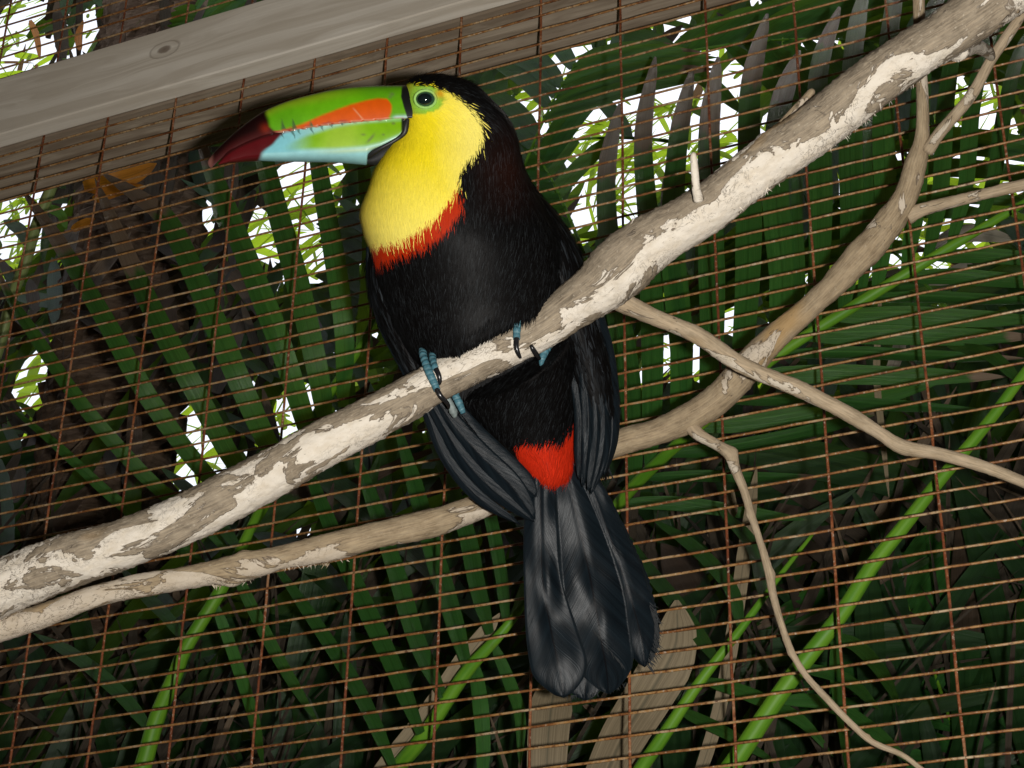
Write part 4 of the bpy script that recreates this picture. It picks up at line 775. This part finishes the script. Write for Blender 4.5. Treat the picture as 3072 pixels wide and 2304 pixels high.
cane = empty('cane_stem', Q(-20, 1100, .3), 'pale green jointed cane stem at the edge of the palm trunk', 'plant stem')
stem_obj('stalk', [(-60, 1200, .32, 20), (7, 1006, .30, 19), (36, 890, .28, 18), (76, 789, .26, 18), (105, 688, .25, 18), (145, 587, .24, 18), (190, 450, .22, 17)], M['stem_pale'], cane)
leaf_obj('leaf', [(90, 740, .26), (60, 690, .3), (10, 660, .36)], 40, cane)
leaf_obj('leaf', [(130, 620, .26), (180, 640, .28), (200, 690, .3)], 30, cane)
# dry leaves
def dry_leaf(label, px, w, mat='dead_leaf', prof=None, group=None, fold=0.12):
    o = leaf_obj('dry_leaf', px, w, None, M[mat], dry=1.3, fold=fold, prof=prof); return tag(o, label, 'dry leaf', group)
blunt = lambda s: np.interp(s, [0, 0.1, 0.72, 0.9, 1], [0.7, 0.85, 1, 0.72, 0.08])
dry_leaf('broad tan dry leaf end beside the frayed tail of the toucan', [(1780, 2420, .20), (1860, 2230, .16), (1950, 2080, .13), (2025, 1940, .12), (2030, 1800, .12)], 150, 'tan_leaf', blunt)
dry_leaf('tan dry leaf strip hanging straight below the tail of the toucan', [(1640, 2450, .2), (1640, 2300, .18), (1650, 2150, .18), (1670, 2020, .2)], 130, 'tan_leaf', blunt)
dry_leaf('tan dry leaf strip slanting behind the bright green stalk', [(1130, 2330, .14), (1270, 2160, .13), (1390, 1990, .12), (1500, 1840, .12)], 66, 'tan_leaf', blunt)
dry_leaf('long brown dry leaf strip upright beside the slim green stalk', [(2080, 2380, .2), (2150, 2160, .2), (2190, 1960, .19), (2220, 1760, .18), (2270, 1400, .2)], 46, 'tan_leaf', blunt)
dry_leaf('short pale dry leaf scrap behind the thin hanging twig', [(2190, 1470, .22), (2196, 1510, .22), (2202, 1550, .22)], 30, 'tan_leaf', blunt)
dry_leaf('narrow dry leaf strip hanging beside the right stalk', [(2640, 900, .2), (2630, 1120, .2), (2650, 1330, .2), (2668, 1500, .2)], 22, 'tan_leaf')
for k, (px, w) in enumerate([([(2560, 880, .7), (2720, 830, .75), (2860, 850, .8)], 60), ([(2600, 940, .7), (2700, 900, .7), (2770, 960, .72)], 50), ([(2780, 760, .8), (2900, 700, .85), (3050, 720, .9)], 60), ([(2650, 1010, .7), (2680, 960, .7), (2740, 940, .72)], 60), ([(2840, 820, .8), (2960, 790, .85), (3060, 820, .9)], 40), ([(2660, 1150, .6), (2700, 1030, .62), (2690, 960, .66)], 40)]):
    dry_leaf(('whitish dry leaf arched over the right rachis', 'broad whitish dry leaf under the right rachis', 'long whitish dry leaf behind the end of the right rachis', 'curled whitish dry leaf below the fork of the lower limb', 'narrow whitish dry leaf above the level leaflets', 'whitish dry leaf hanging across the level leaflets')[k], px, w, 'pale_leaf', None, 'whitish dry leaves behind the right frond')
cr = empty('croton_leaves', Q(350, 560, .5), 'orange and yellow leaves under the dark beam', 'leaves')
for px, w in (([(250, 560, .5), (330, 545, .5), (410, 520, .52), (470, 490, .54)], 62), ([(280, 600, .52), (350, 570, .52), (440, 560, .53)], 40), ([(215, 690, .5), (250, 670, .5), (285, 655, .5)], 26), ([(240, 150, .6), (235, 110, .6), (250, 60, .6)], 22), ([(90, 60, .6), (110, 110, .6), (120, 180, .6)], 20)):
    leaf_obj('leaf', px, w, cr, M['orange_leaf'])
# trunk with old leaf bases on the left
trunk = empty('palm_tree', (0, 0, 0), 'dark palm trunk with rows of old leaf bases behind the left of the mesh', 'palm tree')
tcn = Q(385, 1000, 0.85); trad = 0.105
trunk.location = (tcn[0], tcn[1], 0)
V, Fc, uv = [], [], []
nz, nt = 90, 40; zz = np.linspace(0, 4.6, nz); at = np.linspace(0, 2 * np.pi, nt, endpoint=False)
rr = trad * (0.94 + 0.03 * RNG.normal(size=(nz, nt)))
TV = np.stack([tcn[0] + rr * np.cos(at), tcn[1] + rr * np.sin(at), np.repeat(zz[:, None], nt, 1)], -1)
mesh_obj('trunk', TV.reshape(-1, 3), [list(f) for f in grid_faces(nz, nt, True)], M['trunk'], trunk)
def boot_mesh(seed):
    r = np.random.default_rng(seed); n, m = 5, 5; V = []
    for i in range(n):
        for j in range(m):
            x = (j / (m - 1) - .5) * 0.066 * (1 - 0.25 * i / (n - 1)); z = i / (n - 1) * 0.058; d = 0.012 + 0.020 * i / (n - 1) - 0.010 * (2 * j / (m - 1) - 1) ** 2 + r.normal(0, .0025)
            V.append((x + r.normal(0, .002), -d, z + r.normal(0, .003)))
    b = len(V)
    for i in range(n):
        for j in (0, m - 1): V.append((V[i * m + j][0], 0.03, V[i * m + j][2] - 0.012))
    F_ = [list(f) for f in grid_faces(n, m)]
    for i in range(n - 1):
        F_.append([i * m, (i + 1) * m, b + (i + 1) * 2, b + i * 2]); F_.append([i * m + m - 1, b + i * 2 + 1, b + (i + 1) * 2 + 1, (i + 1) * m + m - 1])
    F_.append([(n - 1) * m + j for j in range(m)] + [b + (n - 1) * 2 + 1, b + (n - 1) * 2])
    o = mesh_obj('tmp', V, F_, M['trunk'], smooth=False); me = o.data; bpy.data.objects.remove(o); return me
boots = [boot_mesh(s) for s in range(6)]
nb = 0
for row in range(20):
    for k in range(7):
        ang = -math.pi / 2 + (k - 3) * 0.46 + (0.23 if row % 2 else 0) + random.gauss(0, .04)
        o = bpy.data.objects.new('leaf_base', random.choice(boots)); col.objects.link(o); o.parent = trunk; o.matrix_parent_inverse = Matrix.Translation(trunk.location).inverted()
        o.location = (tcn[0] + math.cos(ang) * trad * 0.93, tcn[1] + math.sin(ang) * trad * 0.93, tcn[2] - 0.55 + row * 0.062 + random.gauss(0, .004)); o.rotation_euler = (0, 0, ang + math.pi / 2 + random.gauss(0, .1)); nb += 1

# ------------------------------------------------------------------ foliage farther back
GAPS = [(915, 550, 95, 80), (870, 700, 60, 90), (945, 760, 40, 70), (125, 1155, 85, 75), (250, 1120, 40, 40), (480, 1370, 70, 40), (620, 1390, 80, 80), (690, 1440, 40, 60), (560, 1270, 20, 40), (880, 1245, 60, 60), (930, 1215, 30, 40), (1045, 1220, 12, 12),
        (30, 210, 70, 70), (70, 40, 70, 40), (20, 120, 50, 40), (120, 165, 30, 24), (265, 50, 20, 20), (265, 100, 20, 20), (410, 35, 25, 40), (560, 60, 20, 20), (80, 600, 40, 40), (20, 640, 40, 40), (60, 700, 50, 40), (60, 760, 60, 30), (330, 540, 16, 14), (560, 640, 40, 24), (600, 700, 30, 20), (780, 690, 30, 60), (250, 1290, 10, 10),
        (1660, 195, 40, 24), (1740, 170, 34, 22), (1700, 205, 30, 20), (1620, 250, 34, 24), (1590, 310, 44, 50), (1650, 330, 40, 44), (1690, 355, 30, 34), (1700, 270, 30, 16), (1810, 375, 50, 40), (1850, 320, 40, 24), (1900, 345, 24, 22), (1760, 440, 60, 50), (1700, 430, 50, 50), (1820, 470, 50, 60), (1890, 480, 40, 70), (1985, 480, 60, 80), (1930, 420, 30, 50), (2000, 340, 40, 36), (2040, 360, 34, 30), (1960, 290, 30, 26), (2075, 290, 24, 20), (1990, 205, 30, 16), (2060, 245, 34, 22), (2080, 430, 30, 50), (2200, 230, 30, 26), (2210, 200, 20, 18), (2240, 290, 22, 26), (2130, 150, 34, 22), (2190, 430, 40, 60), (2320, 360, 30, 30),
        (2470, 135, 24, 24), (2480, 60, 18, 18), (2380, 70, 14, 14), (2420, 195, 20, 26), (2390, 520, 22, 30), (2510, 530, 24, 40), (2540, 420, 20, 60), (2600, 480, 34, 50), (2740, 370, 40, 50), (2740, 300, 30, 40), (2850, 240, 30, 60), (2870, 340, 40, 70), (2940, 300, 40, 60), (2980, 400, 50, 60), (2920, 540, 70, 70), (2810, 570, 50, 60), (3030, 510, 50, 50), (2700, 690, 60, 60), (2680, 760, 60, 40), (2640, 820, 50, 40), (2480, 800, 30, 70), (2560, 830, 40, 40), (2880, 710, 70, 50), (2800, 690, 50, 40), (2780, 780, 40, 30), (2600, 640, 40, 40),
        (1992, 1060, 28, 50), (2083, 1098, 16, 16), (1914, 1140, 12, 24), (1982, 886, 14, 10), (2190, 945, 26, 26), (2190, 975, 30, 14), (1840, 470, 30, 60), (1890, 620, 30, 60), (1780, 610, 14, 50), (2500, 690, 24, 30), (2300, 470, 20, 20)]
GA = np.array(GAPS, float)
def in_gap(pts, scale=1.0):
    pj = project(pts); d = ((pj[:, None, 0] - GA[None, :, 0]) / (GA[None, :, 2] * scale)) ** 2 + ((pj[:, None, 1] - GA[None, :, 1]) / (GA[None, :, 3] * scale)) ** 2
    return (d < 1).any(1)
class Heap:
    def __init__(s): s.V = []; s.F = []; s.U = []; s.D = []; s.R = []; s.n = 0
    def add(s, C, W, dry, rnd, fold=0.2, twist=0.0, m=3):
        V, Fc, uv, d, r = ribbon(C, W, dry, rnd, fold, twist, m); s.V.append(V); s.F.append(Fc + s.n); s.U.append(uv); s.D.append(d); s.R.append(r); s.n += len(V)
    def build(s, name, mat, label, cat):
        o = mesh_obj(name, np.concatenate(s.V), np.concatenate(s.F), mat, None, uv=np.concatenate(s.U), attrs={'dry': np.concatenate(s.D), 'rnd': np.concatenate(s.R)}); o['kind'] = 'stuff'; o['label'] = label; o['category'] = cat; return o
rng = np.random.default_rng(5)
def scatter(heap, count, ybox, xr, yr, length, width, ang_mu, ang_sd, droop, thin, dry=1.3, gscale=1.0, allow=0.0):
    """strips spread through a slab of space; those that would close the openings to the sky are left out"""
    for k in range(count):
        px, py = rng.uniform(*xr), rng.uniform(*yr); Y = rng.uniform(*ybox)
        c0 = Q(px, py, Y); L = length * rng.uniform(0.6, 1.4); a = rng.normal(ang_mu, ang_sd) ; az = rng.uniform(-0.5, 0.5)
        d = np.array([math.sin(a), az * abs(math.cos(a)) * 0.6, math.cos(a)]); s = np.linspace(-0.5, 0.5, 7)[:, None]
        C = c0 + d * s * L + np.array([0, 0, -1.0]) * droop * L * (s + 0.5) ** 2
        W = width * rng.uniform(0.5, 1.3)
        if not (thin and rng.random() < allow):
            ss = np.linspace(0, 1, 15); Ci = np.stack([np.interp(ss, np.linspace(0, 1, 7), C[:, q]) for q in range(3)], 1)
            sd_ = np.array([math.cos(a), 0, -math.sin(a)]) * W * 0.45
            if in_gap(np.concatenate([Ci, Ci + sd_, Ci - sd_]), gscale).any(): continue
        heap.add(C, W, dry if rng.random() < 0.75 else rng.uniform(0.4, 0.95), rng.random(), 0.25, rng.uniform(-0.9, 0.9))
h1 = Heap()
scatter(h1, 9500, (0.75, 2.2), (-1000, 4100), (-900, 1500), 0.17, 0.030, 0.0, 0.7, 0.15, True, gscale=0.86)
scatter(h1, 4200, (0.5, 2.2), (-1800, 4900), (1300, 4000), 0.45, 0.040, 0.25, 0.6, 0.25, False)
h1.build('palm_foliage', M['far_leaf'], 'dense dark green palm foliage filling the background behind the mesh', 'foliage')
h2 = Heap()
scatter(h2, 1700, (2.3, 3.4), (-1000, 4100), (-900, 1400), 0.20, 0.024, 0.3, 0.9, 0.1, True, gscale=0.62, allow=0.20)
for (gx, gy, ga, gb) in GAPS:
    for k in range(5 if ga * gb > 1300 else 1):
        Y = rng.uniform(1.6, 3.0); c0 = Q(gx + rng.normal(0, .6) * ga, gy + rng.normal(0, .6) * gb, Y); dep = project(c0)[2]; a_ = rng.uniform(-1.3, 1.3)
        L_ = rng.uniform(1.6, 3.2) * max(ga, gb) * dep / F; W_ = rng.uniform(0.2, 0.55) * min(ga, gb) * dep / F
        q_ = np.linspace(-.5, .5, 7)[:, None]; h2.add(c0 + np.array([math.sin(a_), .2, math.cos(a_)]) * q_ * L_ + np.array([0, 0, -.25 * L_]) * (q_ + .5) ** 2, W_, 1.3, rng.random(), 0.25, rng.uniform(-.6, .6))
        if rng.random() < .6:
            d_ = np.array([math.cos(a_), .1, -math.sin(a_) + .3]); h2.add(c0 + d_ * q_ * L_ * 1.5, 0.004, 1.3, rng.random(), 0.2, 0.0)
h2.build('backlit_foliage', M['backlit'], 'bright yellow green backlit leaves showing through gaps in the palms', 'foliage')
h3 = Heap()
scatter(h3, 3600, (0.6, 2.0), (-1800, 4900), (1420, 4000), 0.5, 0.024, 0.1, 0.45, 0.1, False)
scatter(h3, 2200, (0.7, 1.7), (-1000, 820), (-700, 1500), 0.16, 0.024, 0.1, 0.5, 0.1, True, gscale=0.85)
scatter(h3, 240, (0.25, 0.8), (-300, 3400), (1450, 2700), 0.28, 0.006, 0.15, 0.5, 0.15, False)
h3.build('dead_palm_thatch', M['dead_leaf'], 'tangled brown dead palm leaves hanging behind the lower mesh', 'dead leaves')
# unseen leaf strips added overhead and at the sides to block sky light
h4 = Heap()
scatter(h4, 2200, (0.4, 1.6), (-9000, 12000), (-9000, -900), 0.8, 0.10, 0.9, 0.9, 0.1, False)
scatter(h4, 700, (0.5, 2.6), (-9000, -1300), (-1500, 3000), 0.6, 0.08, 0.2, 0.7, 0.1, False)
scatter(h4, 700, (0.5, 2.6), (4400, 12000), (-1500, 3000), 0.6, 0.08, 0.2, 0.7, 0.1, False)
h4.build('light_blocker_canopy', M['far_leaf'], 'unseen leaf strips added to block sky light outside the wire wall', 'foliage')
# mid-distance fronds
def gen_frond(x0, y0, Y, ang, L, label, group):
    base = Q(x0, y0, Y); a = math.radians(ang); root = empty('palm_frond', base, label, 'palm frond', group); n = 14
    s = np.linspace(0, 1, n)[:, None]; C = base + np.array([math.sin(a), 0.12, math.cos(a)]) * L * s + np.array([0, 0, -0.28 * L]) * s ** 2
    tube('leaf_stalk', C, np.linspace(0.003, 0.001, n), M['stem'], root, 6)
    T = unit(np.gradient(C, axis=0))
    for i in range(2, n):
        for sd_ in (-1, 1):
            t = T[i]; side = unit(np.cross(t, np.array([0, 1, 0]))) * sd_; ll = L * 0.55 * math.sin(0.35 + 2.3 * i / n)
            q = np.linspace(0, 1, 8)[:, None]; CC = C[i] + (t * 0.75 + side * 0.75) * ll * q + np.array([0, 0, -0.3 * ll]) * q ** 2 + np.array([0, 0.1 * ll, 0]) * q
            if in_gap(CC, 0.8).sum() > 1: continue
            V, Fc, uv, d, r = ribbon(CC, 0.024, 1.3 if random.random() < .7 else 0.8, random.random(), 0.25, random.uniform(-.4, .4), 3); mesh_obj('leaflet', V, Fc, M['leaf'], root, uv=uv, attrs={'dry': d, 'rnd': r})
for (x0, y0, Y, ang, L, lab) in [
    (1500, 700, .45, 12, .42, 'shaded palm frond arching behind the nape of the toucan'),
    (1750, 760, .5, -18, .40, 'shaded palm frond rising behind the back of the toucan'),
    (2300, 900, .5, 30, .45, 'shaded palm frond fanned behind the upright leaflets of the large frond'),
    (2900, 1000, .5, -25, .45, 'shaded palm frond behind the level leaflets beside the whitish dry leaves'),
    (2950, 2500, .6, -10, .45, 'shaded palm frond among dead leaves under the thick green stalk'),
    (2050, 430, .55, -60, .40, 'shaded palm frond arching under the end of the dark beam'),
    (2600, 250, .55, 55, .40, 'shaded palm frond behind the forked twig that meets the main limb'),
    (1900, 200, .6, 80, .35, 'shaded palm frond drooping from the underside of the dark beam'),
    (600, 330, .7, -10, .40, 'shaded palm frond above the pale board'),
    (1050, 1050, .4, 5, .30, 'shaded palm frond beside the left wing of the toucan')]:
    gen_frond(x0, y0, Y, ang, L, lab, 'small shaded palm fronds in the background')
